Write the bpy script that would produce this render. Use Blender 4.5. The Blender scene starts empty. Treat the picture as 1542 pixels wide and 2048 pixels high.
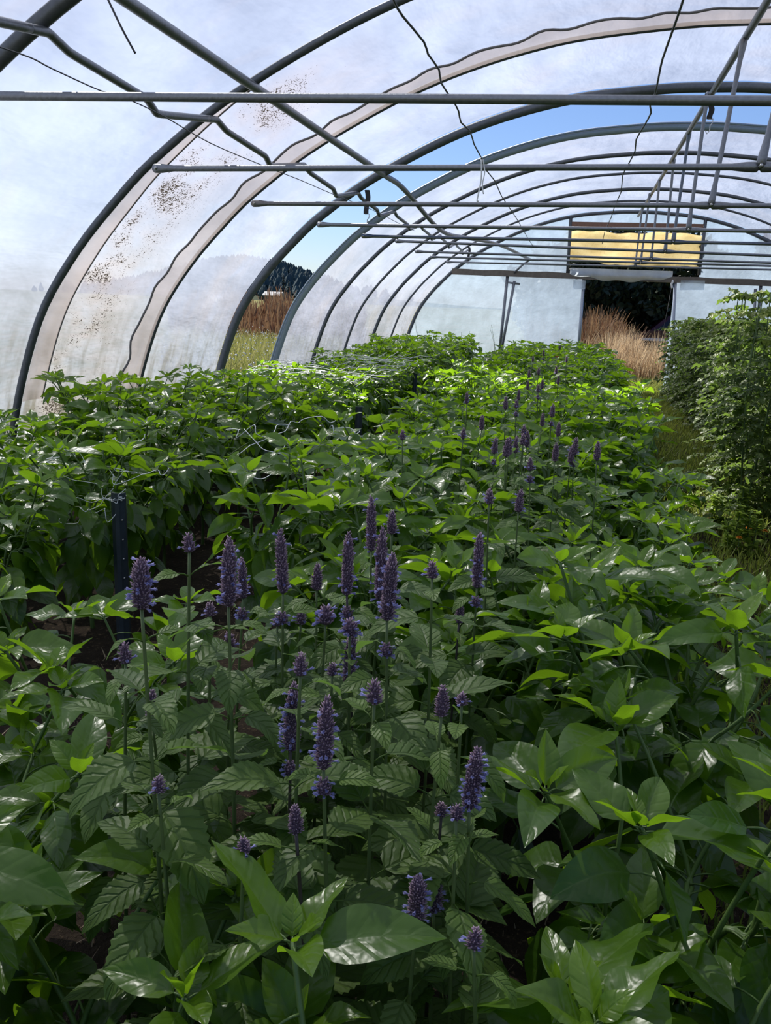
import bpy, math, random
import numpy as np
from mathutils import Vector, Matrix

sc = bpy.context.scene
COL = sc.collection
PI = math.pi

# ------------------------------------------------------------------ camera
F_PX, YAW, PITCH, ROLL, CAM_H = 1700.1, 0.2125, 0.2429, 0.0386, 1.5
_fw = np.array([-math.sin(YAW) * math.cos(PITCH), math.cos(YAW) * math.cos(PITCH), -math.sin(PITCH)])
_r0 = np.array([math.cos(YAW), math.sin(YAW), 0.0])
_u0 = np.cross(_r0, _fw)
_r = math.cos(ROLL) * _r0 + math.sin(ROLL) * _u0
_u = -math.sin(ROLL) * _r0 + math.cos(ROLL) * _u0
CAM_P = np.array([0.0, 0.0, CAM_H])
cam_d = bpy.data.cameras.new('camera')
cam = bpy.data.objects.new('camera', cam_d)
COL.objects.link(cam)
cam_d.sensor_fit = 'HORIZONTAL'
cam_d.sensor_width = 36.0
cam_d.lens = 36.0 * F_PX / 1542.0
cam_d.clip_start, cam_d.clip_end = 0.02, 2000
cam.matrix_world = Matrix(((_r[0], _u[0], -_fw[0], 0), (_r[1], _u[1], -_fw[1], 0), (_r[2], _u[2], -_fw[2], CAM_H), (0, 0, 0, 1)))
sc.camera = cam


def ray(px, py):
    return _r * (px - 771) / F_PX + _u * (1024 - py) / F_PX + _fw


def at_y(px, py, y):            # the point of the sight line that stands at depth y
    d = ray(px, py)
    return CAM_P + d * (y / d[1])


def at_x(px, py, x):
    d = ray(px, py)
    return CAM_P + d * (x / d[0])


def at_z(px, py, z):
    d = ray(px, py)
    return CAM_P + d * ((z - CAM_H) / d[2])


# ------------------------------------------------------------------ light
world = bpy.data.worlds.new('world')
sc.world = world
world.use_nodes = True
wn = world.node_tree
sky = wn.nodes.new('ShaderNodeTexSky')
sky.sky_type = 'NISHITA'
sky.sun_disc = False
SUN_EL, SUN_AZ = math.radians(50), math.radians(-42)     # azimuth to the right of the tunnel axis
sky.sun_elevation = SUN_EL
sky.sun_rotation = SUN_AZ
sky.air_density, sky.dust_density, sky.ozone_density = 1.0, 0.3, 2.5
hs = wn.nodes.new('ShaderNodeHueSaturation')
hs.inputs['Saturation'].default_value = 1.0
wn.links.new(sky.outputs[0], hs.inputs['Color'])
tm = wn.nodes.new('ShaderNodeMix')
tm.data_type, tm.blend_type = 'RGBA', 'MULTIPLY'
tm.inputs[0].default_value = 1
tm.inputs[7].default_value = (.84, .94, 1.2, 1)
wn.links.new(hs.outputs[0], tm.inputs[6])
wn.links.new(tm.outputs[2], wn.nodes['Background'].inputs[0])
wn.nodes['Background'].inputs[1].default_value = 0.115
sun_d = bpy.data.lights.new('sun', 'SUN')
sun_d.energy = 10.5
sun_d.angle = 0.0095
sun_d.color = (1.0, 0.95, 0.87)
sun = bpy.data.objects.new('sun', sun_d)
COL.objects.link(sun)
_sv = Vector((math.sin(SUN_AZ) * math.cos(SUN_EL), math.cos(SUN_AZ) * math.cos(SUN_EL), math.sin(SUN_EL)))
sun.rotation_euler = _sv.to_track_quat('Z', 'Y').to_euler()
sun.location = (-6, 6, 12)
vs = sc.view_settings
vs.view_transform = 'Standard'
vs.look = 'None'
vs.gamma = 1
vs.use_curve_mapping = False
vs.exposure = -0.1
cy = sc.cycles
cy.max_bounces, cy.diffuse_bounces, cy.glossy_bounces, cy.transmission_bounces = 6, 3, 2, 4
cy.transparent_max_bounces = 10
cy.caustics_reflective = cy.caustics_refractive = False
cy.use_denoising = True
cy.use_adaptive_sampling = True
cy.adaptive_threshold = 0.02
cy.sample_clamp_indirect = 6


# ------------------------------------------------------------------ materials
class NT:
    def __init__(s, name):
        s.m = bpy.data.materials.new(name)
        s.m.use_nodes = True
        s.t = s.m.node_tree
        s.t.nodes.clear()
        s.out = s.n('ShaderNodeOutputMaterial')

    def n(s, typ, **kw):
        o = s.t.nodes.new(typ)
        for k, v in kw.items():
            if k.startswith('i_'):
                o.inputs[k[2:].replace('_', ' ')].default_value = v
            else:
                setattr(o, k, v)
        return o

    def l(s, a, b):
        s.t.links.new(a, b)

    def math(s, op, a, b=None, c=None):
        o = s.n('ShaderNodeMath', operation=op)
        for i, v in enumerate((a, b, c)):
            if v is None:
                continue
            if isinstance(v, (int, float)):
                o.inputs[i].default_value = v
            else:
                s.l(v, o.inputs[i])
        return o.outputs[0]

    def mix(s, fac, a, b):
        o = s.n('ShaderNodeMix', data_type='RGBA')
        for i, v in ((0, fac), (6, a), (7, b)):
            if isinstance(v, (int, float)):
                o.inputs[i].default_value = v
            elif isinstance(v, tuple):
                o.inputs[i].default_value = (*v, 1)
            else:
                s.l(v, o.inputs[i])
        return o.outputs[2]

    def noise(s, scale, detail=3, rough=.55, vec=None, dist=0):
        o = s.n('ShaderNodeTexNoise')
        o.inputs['Scale'].default_value = scale
        o.inputs['Detail'].default_value = detail
        o.inputs['Roughness'].default_value = rough
        o.inputs['Distortion'].default_value = dist
        if vec is not None:
            s.l(vec, o.inputs['Vector'])
        return o.outputs['Fac']

    def ramp(s, v, a, b):
        o = s.n('ShaderNodeMapRange', clamp=True)
        s.l(v, o.inputs[0])
        o.inputs[1].default_value, o.inputs[2].default_value = a, b
        return o.outputs[0]

    def obj(s, scale=(1, 1, 1)):
        tc = s.n('ShaderNodeTexCoord')
        mp = s.n('ShaderNodeMapping')
        mp.inputs['Scale'].default_value = scale
        s.l(tc.outputs['Object'], mp.inputs[0])
        return mp.outputs[0]

    def bsdf(s, color, rough=.5, spec=.5, metal=0, bump=None, bstr=.3, bdist=.01):
        p = s.n('ShaderNodeBsdfPrincipled')
        for k, v in (('Base Color', color), ('Roughness', rough), ('Specular IOR Level', spec), ('Metallic', metal)):
            if isinstance(v, tuple):
                p.inputs[k].default_value = (*v, 1)
            elif isinstance(v, (int, float)):
                p.inputs[k].default_value = v
            else:
                s.l(v, p.inputs[k])
        if bump is not None:
            b = s.n('ShaderNodeBump')
            b.inputs['Strength'].default_value = bstr
            b.inputs['Distance'].default_value = bdist
            s.l(bump, b.inputs['Height'])
            s.l(b.outputs[0], p.inputs['Normal'])
        return p.outputs[0]

    def mixs(s, fac, a, b):
        o = s.n('ShaderNodeMixShader')
        if isinstance(fac, (int, float)):
            o.inputs[0].default_value = fac
        else:
            s.l(fac, o.inputs[0])
        s.l(a, o.inputs[1])
        s.l(b, o.inputs[2])
        return o.outputs[0]

    def done(s, sh):
        s.l(sh, s.out.inputs[0])
        return s.m


def simple(name, color, rough=.5, metal=0, spec=.5, nscale=30, var=.25, bstr=.15):
    n = NT(name)
    v = n.noise(nscale, 4, vec=n.obj())
    dark = tuple(c * (1 - var) for c in color)
    lite = tuple(min(1, c * (1 + var)) for c in color)
    return n.done(n.bsdf(n.mix(v, dark, lite), rough, spec, metal, v, bstr))


def leaf_mat(name, old, young, rough, spec, trans, tcol, vein, veins=7, slant=.42, rib=.9, vamt=.5, vbump=.6, side_amt=.45):
    n = NT(name)
    uv = n.n('ShaderNodeUVMap')
    sep = n.n('ShaderNodeSeparateXYZ')
    n.l(uv.outputs[0], sep.inputs[0])
    au = n.math('ABSOLUTE', n.math('MULTIPLY', n.math('SUBTRACT', sep.outputs[0], .5), 2))
    q = n.math('FRACT', n.math('MULTIPLY', n.math('SUBTRACT', sep.outputs[1], n.math('MULTIPLY', au, slant * .45)), float(veins)))
    tri = n.math('ABSOLUTE', n.math('SUBTRACT', q, .5))           # 0 in the vein
    side = n.math('SUBTRACT', 1, n.ramp(tri, .0, .10))
    mid = n.math('SUBTRACT', 1, n.ramp(au, .02, .075))
    vv = n.math('MAXIMUM', mid, n.math('MULTIPLY', side, side_amt))
    tone = n.n('ShaderNodeAttribute', attribute_name='tone').outputs['Fac']
    nz = n.noise(42, 2, vec=n.obj())
    base = n.mix(tone, old, young)
    base = n.mix(n.math('MULTIPLY', n.ramp(nz, .35, .75), .35), base, tuple(c * .55 for c in old))
    base = n.mix(n.math('MULTIPLY', vv, vamt), base, vein)
    hgt = n.math('ADD', n.math('MULTIPLY', n.math('MINIMUM', n.ramp(tri, 0, .2), n.ramp(au, 0, .12)), vbump), n.math('MULTIPLY', nz, .55))
    p = n.bsdf(base, rough, spec, 0, hgt, rib, .006)
    t = n.n('ShaderNodeBsdfTranslucent')
    n.l(n.mix(tone, tcol, tuple(min(1, c * 1.35) for c in tcol)), t.inputs[0])
    return n.done(n.mixs(trans, p, t.outputs[0]))


def film_mat(name, tint, transp, transl, low_dark=0.0, specks=0.0, beige=0.0, wrinkle=1.0):
    """clear-to-milky polythene: part of the light goes straight through, part is scattered"""
    n = NT(name)
    v = n.obj()
    cloud = n.noise(1.3, 4, vec=n.obj((1, .7, 1)))
    strk = n.noise(3.2, 5, .65, vec=n.obj((1.2, .3, 1.2)), dist=.3)
    fac = n.math('ADD', n.math('MULTIPLY', cloud, .6), n.math('MULTIPLY', strk, .4))
    col = n.mix(n.ramp(fac, .36, .64), tuple(c * .78 for c in tint), tuple(min(1, c * 1.14) for c in tint))
    if beige:
        b = n.ramp(n.noise(1.1, 4, .6, vec=n.obj((1, 1.2, .8)), dist=.4), .5, .72)
        col = n.mix(n.math('MULTIPLY', b, beige), col, (.48, .40, .33))
    opq = None
    if specks:
        # grime: fine dark specks thrown in streaky patches that follow the hoops
        sp = n.noise(130, 2, .6, vec=n.obj((1, .45, 1)))
        sp2 = n.noise(40, 3, .7, vec=n.obj((.8, .6, 1)))
        sepo = n.n('ShaderNodeSeparateXYZ')
        n.l(n.n('ShaderNodeTexCoord').outputs['Object'], sepo.inputs[0])
        y = sepo.outputs[1]
        band = n.math('MULTIPLY', n.ramp(y, 4.95, 5.2), n.math('SUBTRACT', 1, n.ramp(y, 5.35, 6.3)))
        xx = n.math('SUBTRACT', 1, n.ramp(sepo.outputs[0], -2.0, -1.2))
        band = n.math('MULTIPLY', band, xx)
        patch = n.ramp(n.noise(2.1, 3, .6, vec=n.obj((1, .6, 1))), .32, .56)
        k = n.math('MULTIPLY', n.math('MULTIPLY', band, patch), 1.0)
        thr = n.math('SUBTRACT', .75, n.math('MULTIPLY', k, .27))
        m1 = n.ramp(n.math('SUBTRACT', n.math('ADD', n.math('MULTIPLY', sp, .65), n.math('MULTIPLY', sp2, .35)), thr), 0, .03)
        opq = n.math('MULTIPLY', m1, specks)
        col = n.mix(n.math('MULTIPLY', k, .6), col, (.40, .32, .27))
        col = n.mix(opq, col, (.035, .028, .022))
    if low_dark:
        # patchy darker, less transparent colour towards the ground
        sepo2 = n.n('ShaderNodeSeparateXYZ')
        n.l(n.n('ShaderNodeTexCoord').outputs['Object'], sepo2.inputs[0])
        low = n.math('SUBTRACT', 1, n.ramp(sepo2.outputs[2], .7, 1.55))
        pt = n.ramp(n.noise(3.2, 5, .65, vec=n.obj((1, 2.2, .6))), .46, .62)
        sm = n.math('MULTIPLY', n.math('MULTIPLY', low, pt), low_dark)
        col = n.mix(sm, col, (.13, .12, .075))
        opq = sm if opq is None else n.math('MAXIMUM', opq, sm)
    wr = n.noise(2.6, 4, .55, vec=n.obj((1.3, .5, 1.3)), dist=.15)
    bump = n.n('ShaderNodeBump')
    bump.inputs['Strength'].default_value = wrinkle
    bump.inputs['Distance'].default_value = .05
    n.l(wr, bump.inputs['Height'])
    tp = n.n('ShaderNodeBsdfTransparent')
    tp.inputs[0].default_value = (.95, .97, 1, 1)
    tl = n.n('ShaderNodeBsdfTranslucent')
    df = n.n('ShaderNodeBsdfDiffuse')
    gl = n.n('ShaderNodeBsdfGlossy')
    gl.inputs['Roughness'].default_value = .28
    for s_ in (tl, df):
        n.l(col, s_.inputs[0])
        n.l(bump.outputs[0], s_.inputs['Normal'])
    n.l(bump.outputs[0], gl.inputs['Normal'])
    sh = n.mixs(1 - transl, tl.outputs[0], df.outputs[0])
    sh = n.mixs(.06, sh, gl.outputs[0])
    f = n.math('MULTIPLY', n.ramp(fac, .75, .25), .25)
    tfac = n.math('ADD', n.math('MULTIPLY', f, transp), transp * .87)
    if opq is not None:
        tfac = n.math('MULTIPLY', tfac, n.math('SUBTRACT', 1, opq))
    return n.done(n.mixs(tfac, sh, tp.outputs[0]))


M = {}
M['film_near'] = film_mat('polythene_near', (.345, .38, .46), .22, .88, low_dark=.75, specks=1.0, beige=.25)
M['film_far'] = film_mat('polythene_far', (.345, .37, .44), .22, .88, low_dark=.45, beige=.2)
M['film_end'] = film_mat('polythene_end', (.44, .54, .66), .22, .8, wrinkle=.4)
M['film_band'] = film_mat('polythene_band', (.66, .55, .47), .30, .85)
M['film_flap'] = film_mat('polythene_flap', (.72, .80, .88), .22, .7)
M['steel'] = simple('galvanised_steel', (.20, .21, .23), .42, .75, nscale=60, var=.3)
M['steel_dark'] = simple('weathered_steel', (.11, .12, .135), .5, .6, nscale=40, var=.35)
M['alu'] = simple('pale_steel', (.34, .37, .42), .4, .7, nscale=50, var=.2)
M['bolt'] = simple('bolt_steel', (.45, .45, .46), .35, .9)
M['wire'] = simple('dark_wire', (.03, .03, .035), .5, 0)
M['cord'] = simple('grey_cord', (.16, .15, .15), .8, 0)
M['twine'] = simple('white_twine', (.72, .74, .74), .6, 0)
M['strap'] = simple('black_strap', (.012, .012, .014), .6, 0)
M['stake'] = simple('blue_grey_stake', (.045, .06, .075), .45, .5)
M['stake_pale'] = simple('pale_stake', (.35, .42, .42), .5, .3)
M['wood'] = simple('weathered_wood', (.16, .135, .11), .8, 0, nscale=12, var=.45)
M['brownstrip'] = simple('brown_batten', (.22, .12, .085), .8, 0)
M['pepper'] = leaf_mat('pepper_leaf', (.042, .106, .011), (.15, .25, .016), .31, .6, .46, (.23, .42, .012), (.12, .20, .045), veins=5, rib=.6, vamt=.3, vbump=.12, side_amt=.3)
M['hyssop'] = leaf_mat('hyssop_leaf', (.062, .112, .024), (.12, .20, .032), .5, .35, .38, (.15, .27, .045), (.035, .07, .026), veins=7, slant=.5, rib=.7, vamt=.35, vbump=.4)
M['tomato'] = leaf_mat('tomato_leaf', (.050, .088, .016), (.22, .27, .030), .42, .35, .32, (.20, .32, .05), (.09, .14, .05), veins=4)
M['weed'] = leaf_mat('weed_leaf', (.15, .25, .03), (.28, .38, .06), .5, .3, .5, (.42, .55, .07), (.20, .28, .1), veins=4)
M['stem'] = simple('pepper_stem', (.075, .13, .03), .5, 0)
M['hstem'] = simple('hyssop_stem', (.085, .125, .035), .55, 0, nscale=20, var=.4)
M['hstem_dark'] = simple('hyssop_stem_purple', (.045, .035, .03), .55, 0, nscale=20, var=.4)
M['calyx'] = None
M['bark'] = simple('bark', (.06, .045, .032), .9, 0, nscale=14, var=.4)
M['treeleaf'] = simple('tree_leaf', (.014, .028, .010), .6, 0, nscale=2, var=.4)
M['petal_red'] = simple('red_petal', (.45, .02, .04), .6)
M['petal_yellow'] = simple('yellow_petal', (.75, .52, .03), .6)
M['petal_orange'] = simple('orange_petal', (.75, .22, .01), .6)
M['car'] = simple('maroon_paint', (.05, .006, .012), .3)
M['glass'] = simple('dark_glass', (.012, .014, .018), .1)
M['tyre'] = simple('tyre_rubber', (.015, .015, .015), .8)
M['shed'] = simple('shed_grey', (.17, .18, .20), .7)
M['pale_hoop'] = simple('pale_gap_lit_steel', (.40, .45, .53), .45, .25, nscale=50, var=.15)  # skylight from the gap put into the hoop colour; edge rails share it
M['tag'] = simple('white_tag', (.8, .8, .8), .5)


def tone_mat(name, a, b, rough=.6, trans=.0, tc=None):
    n = NT(name)
    tone = n.n('ShaderNodeAttribute', attribute_name='tone').outputs['Fac']
    p = n.bsdf(n.mix(tone, a, b), rough, .3)
    if trans:
        t = n.n('ShaderNodeBsdfTranslucent')
        n.l(n.mix(tone, tc or a, b), t.inputs[0])
        return n.done(n.mixs(trans, p, t.outputs[0]))
    return n.done(p)


M['calyx'] = tone_mat('hyssop_calyx', (.115, .072, .118), (.74, .55, .66), .7, .45)
M['corolla'] = tone_mat('hyssop_corolla', (.17, .165, .40), (.48, .46, .78), .6, .35)
M['grass'] = tone_mat('grass_blade', (.10, .155, .022), (.30, .34, .06), .6, .5)
M['meadow'] = tone_mat('meadow_blade', (.15, .19, .035), (.42, .38, .13), .7, .4)
M['dry'] = tone_mat('dry_grass', (.32, .20, .11), (.66, .53, .34), .7, .4)
M['dock'] = tone_mat('dock_stalk', (.16, .075, .042), (.33, .22, .12), .8, .25)
M['straw'] = tone_mat('straw_bit', (.10, .065, .04), (.34, .26, .17), .8)
M['forest'] = tone_mat('forest_crown_haze_tint', (.030, .055, .065), (.055, .09, .095), .9)  # distance haze mixed into the crown colour as a blue tint
M['scrub'] = tone_mat('scrub_leaf', (.07, .085, .022), (.24, .19, .07), .7, .3)


def soil_mat():
    n = NT('soil')
    v = n.obj()
    a = n.noise(6, 6, .65, vec=v)
    b = n.noise(55, 4, .7, vec=v)
    c = n.mix(n.ramp(a, .35, .7), (.016, .011, .008), (.040, .029, .020))
    c = n.mix(n.ramp(b, .58, .72), c, (.12, .085, .05))
    return n.done(n.bsdf(c, .95, .1, 0, b, .8, .02))


def field_mat():
    n = NT('field_ground')
    v = n.obj()
    a = n.noise(.35, 5, .6, vec=v)
    b = n.noise(4, 5, .7, vec=v)
    c = n.mix(n.ramp(a, .4, .62), (.11, .13, .03), (.20, .16, .06))
    c = n.mix(n.ramp(b, .5, .7), c, (.24, .22, .08))
    return n.done(n.bsdf(c, .95, .1, 0, b, .6, .05))


def hill_mat():
    n = NT('hill_ground')
    a = n.noise(.03, 5, .6, vec=n.obj())
    return n.done(n.bsdf(n.mix(a, (.03, .045, .03), (.07, .08, .05)), .95, .05))


def canvas_mat():
    n = NT('tan_canvas')
    a = n.noise(3, 5, .65, vec=n.obj((1, 1, 1.8)))
    b = n.noise(30, 3, .6, vec=n.obj())
    c = n.mix(n.ramp(a, .35, .7), (.78, .67, .42), (.95, .87, .63))
    c = n.mix(n.math('MULTIPLY', n.ramp(b, .55, .75), .3), c, (.35, .22, .08))
    p = n.bsdf(c, .8, .2, 0, b, .2)
    t = n.n('ShaderNodeBsdfTranslucent')
    n.l(c, t.inputs[0])
    return n.done(n.mixs(.8, p, t.outputs[0]))


M['soil'], M['field'], M['hill'], M['canvas'] = soil_mat(), field_mat(), hill_mat(), canvas_mat()


# ------------------------------------------------------------------ mesh builder
class MB:
    def __init__(s):
        s.v, s.uv, s.tone, s.q, s.t, s.qm, s.tm = [], [], [], [], [], [], []
        s.n = 0

    def add(s, V, quads=None, tris=None, uv=None, tone=0.0, mat=0):
        V = np.asarray(V, float).reshape(-1, 3)
        k = len(V)
        s.v.append(V)
        s.uv.append(np.zeros((k, 2)) if uv is None else np.asarray(uv, float))
        s.tone.append(np.full(k, tone) if np.isscalar(tone) else np.asarray(tone, float))
        if quads is not None and len(quads):
            Q = np.asarray(quads, int).reshape(-1, 4) + s.n
            s.q.append(Q)
            s.qm.append(np.full(len(Q), mat))
        if tris is not None and len(tris):
            T = np.asarray(tris, int).reshape(-1, 3) + s.n
            s.t.append(T)
            s.tm.append(np.full(len(T), mat))
        s.n += k
        return s

    def mesh(s, name, mats, smooth=True):
        me = bpy.data.meshes.new(name)
        V = np.concatenate(s.v)
        uv = np.concatenate(s.uv)
        tone = np.concatenate(s.tone)
        Q = np.concatenate(s.q) if s.q else np.zeros((0, 4), int)
        T = np.concatenate(s.t) if s.t else np.zeros((0, 3), int)
        me.vertices.add(len(V))
        me.vertices.foreach_set('co', V.ravel())
        loops = np.concatenate([Q.ravel(), T.ravel()])
        me.loops.add(len(loops))
        me.loops.foreach_set('vertex_index', loops)
        me.polygons.add(len(Q) + len(T))
        st = np.concatenate([np.arange(len(Q)) * 4, len(Q) * 4 + np.arange(len(T)) * 3])
        me.polygons.foreach_set('loop_start', st)
        mi = np.concatenate(([*s.qm] or [np.zeros(0)]) + ([*s.tm] or [np.zeros(0)])).astype(int)
        me.polygons.foreach_set('material_index', mi)
        me.polygons.foreach_set('use_smooth', np.full(len(mi), smooth))
        ul = me.uv_layers.new(name='UVMap')
        ul.data.foreach_set('uv', uv[loops].ravel())
        a = me.attributes.new('tone', 'FLOAT', 'POINT')
        a.data.foreach_set('value', tone)
        for m in (mats if isinstance(mats, (list, tuple)) else [mats]):
            me.materials.append(m)
        me.update(calc_edges=True)
        me.validate()
        return me

    def build(s, name, mats, parent=None, smooth=True):
        o = bpy.data.objects.new(name, s.mesh(name, mats, smooth))
        COL.objects.link(o)
        if parent is not None:
            o.parent = parent
        return o


def tube(mb, P, r, n=8, tone=0.0, mat=0, flat=None):
    P = np.asarray(P, float)
    m = len(P)
    R = np.full(m, r) if np.isscalar(r) else np.asarray(r, float)
    T = np.gradient(P, axis=0)
    T /= np.linalg.norm(T, axis=1)[:, None] + 1e-12
    a = np.array([0, 0, 1.0]) if abs(T[0][2]) < .9 else np.array([1.0, 0, 0])
    N = np.cross(T[0], a)
    N /= np.linalg.norm(N)
    V = []
    ang = np.arange(n) * 2 * PI / n
    for i in range(m):
        N = N - T[i] * (N @ T[i])
        N /= np.linalg.norm(N) + 1e-12
        B = np.cross(T[i], N)
        f = 1 if flat is None else flat[i]
        V.append(P[i] + R[i] * (np.cos(ang)[:, None] * N * (1 / f if f != 1 else 1) ** .5 + np.sin(ang)[:, None] * B * f))
    V = np.concatenate(V)
    i, j = np.meshgrid(np.arange(m - 1), np.arange(n), indexing='ij')
    j2 = (j + 1) % n
    Q = np.stack([i * n + j, i * n + j2, (i + 1) * n + j2, (i + 1) * n + j], -1).reshape(-1, 4)
    V = np.vstack([V, P[0], P[-1]])
    c0, c1 = m * n, m * n + 1
    jj = np.arange(n)
    tr = np.vstack([np.stack([np.full(n, c0), (jj + 1) % n, jj], -1), np.stack([np.full(n, c1), (m - 1) * n + jj, (m - 1) * n + (jj + 1) % n], -1)])
    mb.add(V, Q, tr, tone=tone, mat=mat)
    return mb


def box(mb, lo, hi, mat=0, tone=0.0, bev=.0):
    x0, y0, z0 = lo
    x1, y1, z1 = hi
    V = [(x0, y0, z0), (x1, y0, z0), (x1, y1, z0), (x0, y1, z0), (x0, y0, z1), (x1, y0, z1), (x1, y1, z1), (x0, y1, z1)]
    Q = [(0, 3, 2, 1), (4, 5, 6, 7), (0, 1, 5, 4), (1, 2, 6, 5), (2, 3, 7, 6), (3, 0, 4, 7)]
    return mb.add(V, Q, mat=mat, tone=tone)


def grid(mb, V, nu, nv, uv=None, tone=0.0, mat=0):
    i, j = np.meshgrid(np.arange(nu - 1), np.arange(nv - 1), indexing='ij')
    Q = np.stack([i * nv + j, (i + 1) * nv + j, (i + 1) * nv + j + 1, i * nv + j + 1], -1).reshape(-1, 4)
    return mb.add(V, Q, uv=uv, tone=tone, mat=mat)


def smooth_path(P, k=6):
    P = np.asarray(P, float)
    out = []
    for i in range(len(P) - 1):
        p0, p1, p2, p3 = P[max(i - 1, 0)], P[i], P[i + 1], P[min(i + 2, len(P) - 1)]
        for t in np.linspace(0, 1, k, endpoint=False):
            out.append(.5 * ((2 * p1) + (-p0 + p2) * t + (2 * p0 - 5 * p1 + 4 * p2 - p3) * t * t + (-p0 + 3 * p1 - 3 * p2 + p3) * t ** 3))
    out.append(P[-1])
    return np.array(out)


def thing(name, label, cat, loc=(0, 0, 0), rz=0, group=None, scale=1.0):
    o = bpy.data.objects.new(name, None)
    COL.objects.link(o)
    o.empty_display_size = .1
    o.location = loc
    o.rotation_euler = (0, 0, rz)
    o.scale = (scale,) * 3 if np.isscalar(scale) else scale
    return tag(o, label, cat, group)


def tag(o, label, cat, group=None, kind=None):
    o['label'] = label
    o['category'] = cat
    if group:
        o['group'] = group
    if kind:
        o['kind'] = kind
    return o


def struct(o, label=None):
    o['kind'] = 'structure'
    if label:
        o['label'] = label
    return o


def copy_thing(root, label, loc, rz=0, scale=1.0, tilt=(0, 0), group=None):
    r = root.copy()
    COL.objects.link(r)
    r.location = loc
    r.rotation_euler = (tilt[0], tilt[1], rz)
    r.scale = (scale,) * 3 if np.isscalar(scale) else scale
    r['label'] = label
    if group:
        r['group'] = group
    for ch in root.children:
        c = ch.copy()
        COL.objects.link(c)
        c.parent = r
        for g in ch.children:
            d = g.copy()
            COL.objects.link(d)
            d.parent = c
    return r


ORD = ['first', 'second', 'third', 'fourth', 'fifth', 'sixth', 'seventh', 'eighth', 'ninth', 'tenth', 'eleventh', 'twelfth',
       'thirteenth', 'fourteenth', 'fifteenth', 'sixteenth', 'seventeenth', 'eighteenth', 'nineteenth', 'twentieth']


def ordinal(i, n, a, b):
    """counted from whichever end is nearer: a names the near end, b the far end"""
    if i <= n - 1 - i:
        return f'{ORD[i]} from {a}' if i else f'nearest {a}'
    j = n - 1 - i
    return f'{ORD[j]} from {b}' if j else f'nearest {b}'


# ------------------------------------------------------------------ the tunnel's shape
SP, Y0 = 1.6, 3.247                    # hoop spacing, first hoop
HY = [Y0 + SP * k for k in range(10)]   # hoops 0..9, the last one carries the back wall
XA = 0.875
_half = np.array([(-3.62, -.02), (-3.58, .25), (-3.545, .50), (-3.45, .88), (-3.27, 1.34), (-3.02, 1.70), (-2.75, 1.99), (-2.46, 2.25), (-1.94, 2.60),
                  (-1.15, 2.98), (-.35, 3.21), (.40, 3.295), (.875, 3.31)])
_full = np.vstack([_half, [(2 * XA - x, z) for x, z in _half[-2::-1]]])
_pp = smooth_path(np.c_[_full[:, 0], np.zeros(len(_full)), _full[:, 1]], 8)[:, [0, 2]]
_s = np.r_[0, np.cumsum(np.linalg.norm(np.diff(_pp, axis=0), axis=1))]
_s /= _s[-1]


def prof(t):
    t = np.asarray(t, float)
    return np.stack([np.interp(t, _s, _pp[:, 0]), np.interp(t, _s, _pp[:, 1])], -1)


def prof_n(t):
    a, b = prof(np.clip(np.asarray(t) - .004, 0, 1)), prof(np.clip(np.asarray(t) + .004, 0, 1))
    d = b - a
    d /= np.linalg.norm(d, axis=-1)[..., None]
    return np.stack([-d[..., 1], d[..., 0]], -1)     # outward


def prof_z(x):
    return np.interp(x, _pp[:, 0], _pp[:, 1])


rs = np.random.RandomState(7)


def vnoise(x, y, seed=0):
    """cheap smooth noise from sines"""
    r = np.random.RandomState(seed)
    o = 0
    for _ in range(7):
        a, b, p = r.uniform(-3, 3), r.uniform(-3, 3), r.uniform(0, 7)
        o = o + np.sin(a * x + b * y + p)
    return o / 7


# ------------------------------------------------------------------ ground
mb = MB()
gx, gy = np.linspace(-3.7, 5.45, 60), np.linspace(-1.2, 17.8, 120)
GX, GY = np.meshgrid(gx, gy, indexing='ij')
GZ = .02 * vnoise(GX * 2.3, GY * 2.3, 3)
grid(mb, np.stack([GX, GY, GZ], -1).reshape(-1, 3), 60, 120)
struct(mb.build('floor', M['soil']))
mb = MB()
fx = np.concatenate([np.linspace(-420, -40, 12), np.linspace(-38, 40, 40), np.linspace(60, 300, 8)])
fy = np.concatenate([np.linspace(-30, 60, 50), np.linspace(75, 470, 16)])
FX, FY = np.meshgrid(fx, fy, indexing='ij')
FZ = -.06 + .03 * vnoise(FX * .4, FY * .4, 5) * np.clip((np.abs(FX - .9) - 5) / 5, 0, 1)
grid(mb, np.stack([FX, FY, FZ], -1).reshape(-1, 3), len(fx), len(fy))
struct(mb.build('ground', M['field']))

# hill far beyond the field
mb = MB()
hx, hy = np.linspace(-330, 60, 60), np.linspace(330, 470, 24)
HX, HYY = np.meshgrid(hx, hy, indexing='ij')


def hill_z(x, y):
    ridge = 15.5 * np.exp(-((x + 158) / 42.0) ** 2) + 2 * np.exp(-((x + 90) / 45.0) ** 2)
    return ridge * np.clip(np.sin(np.clip((y - 330) / 130, 0, 1) * PI), 0, 1) - .3


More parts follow.
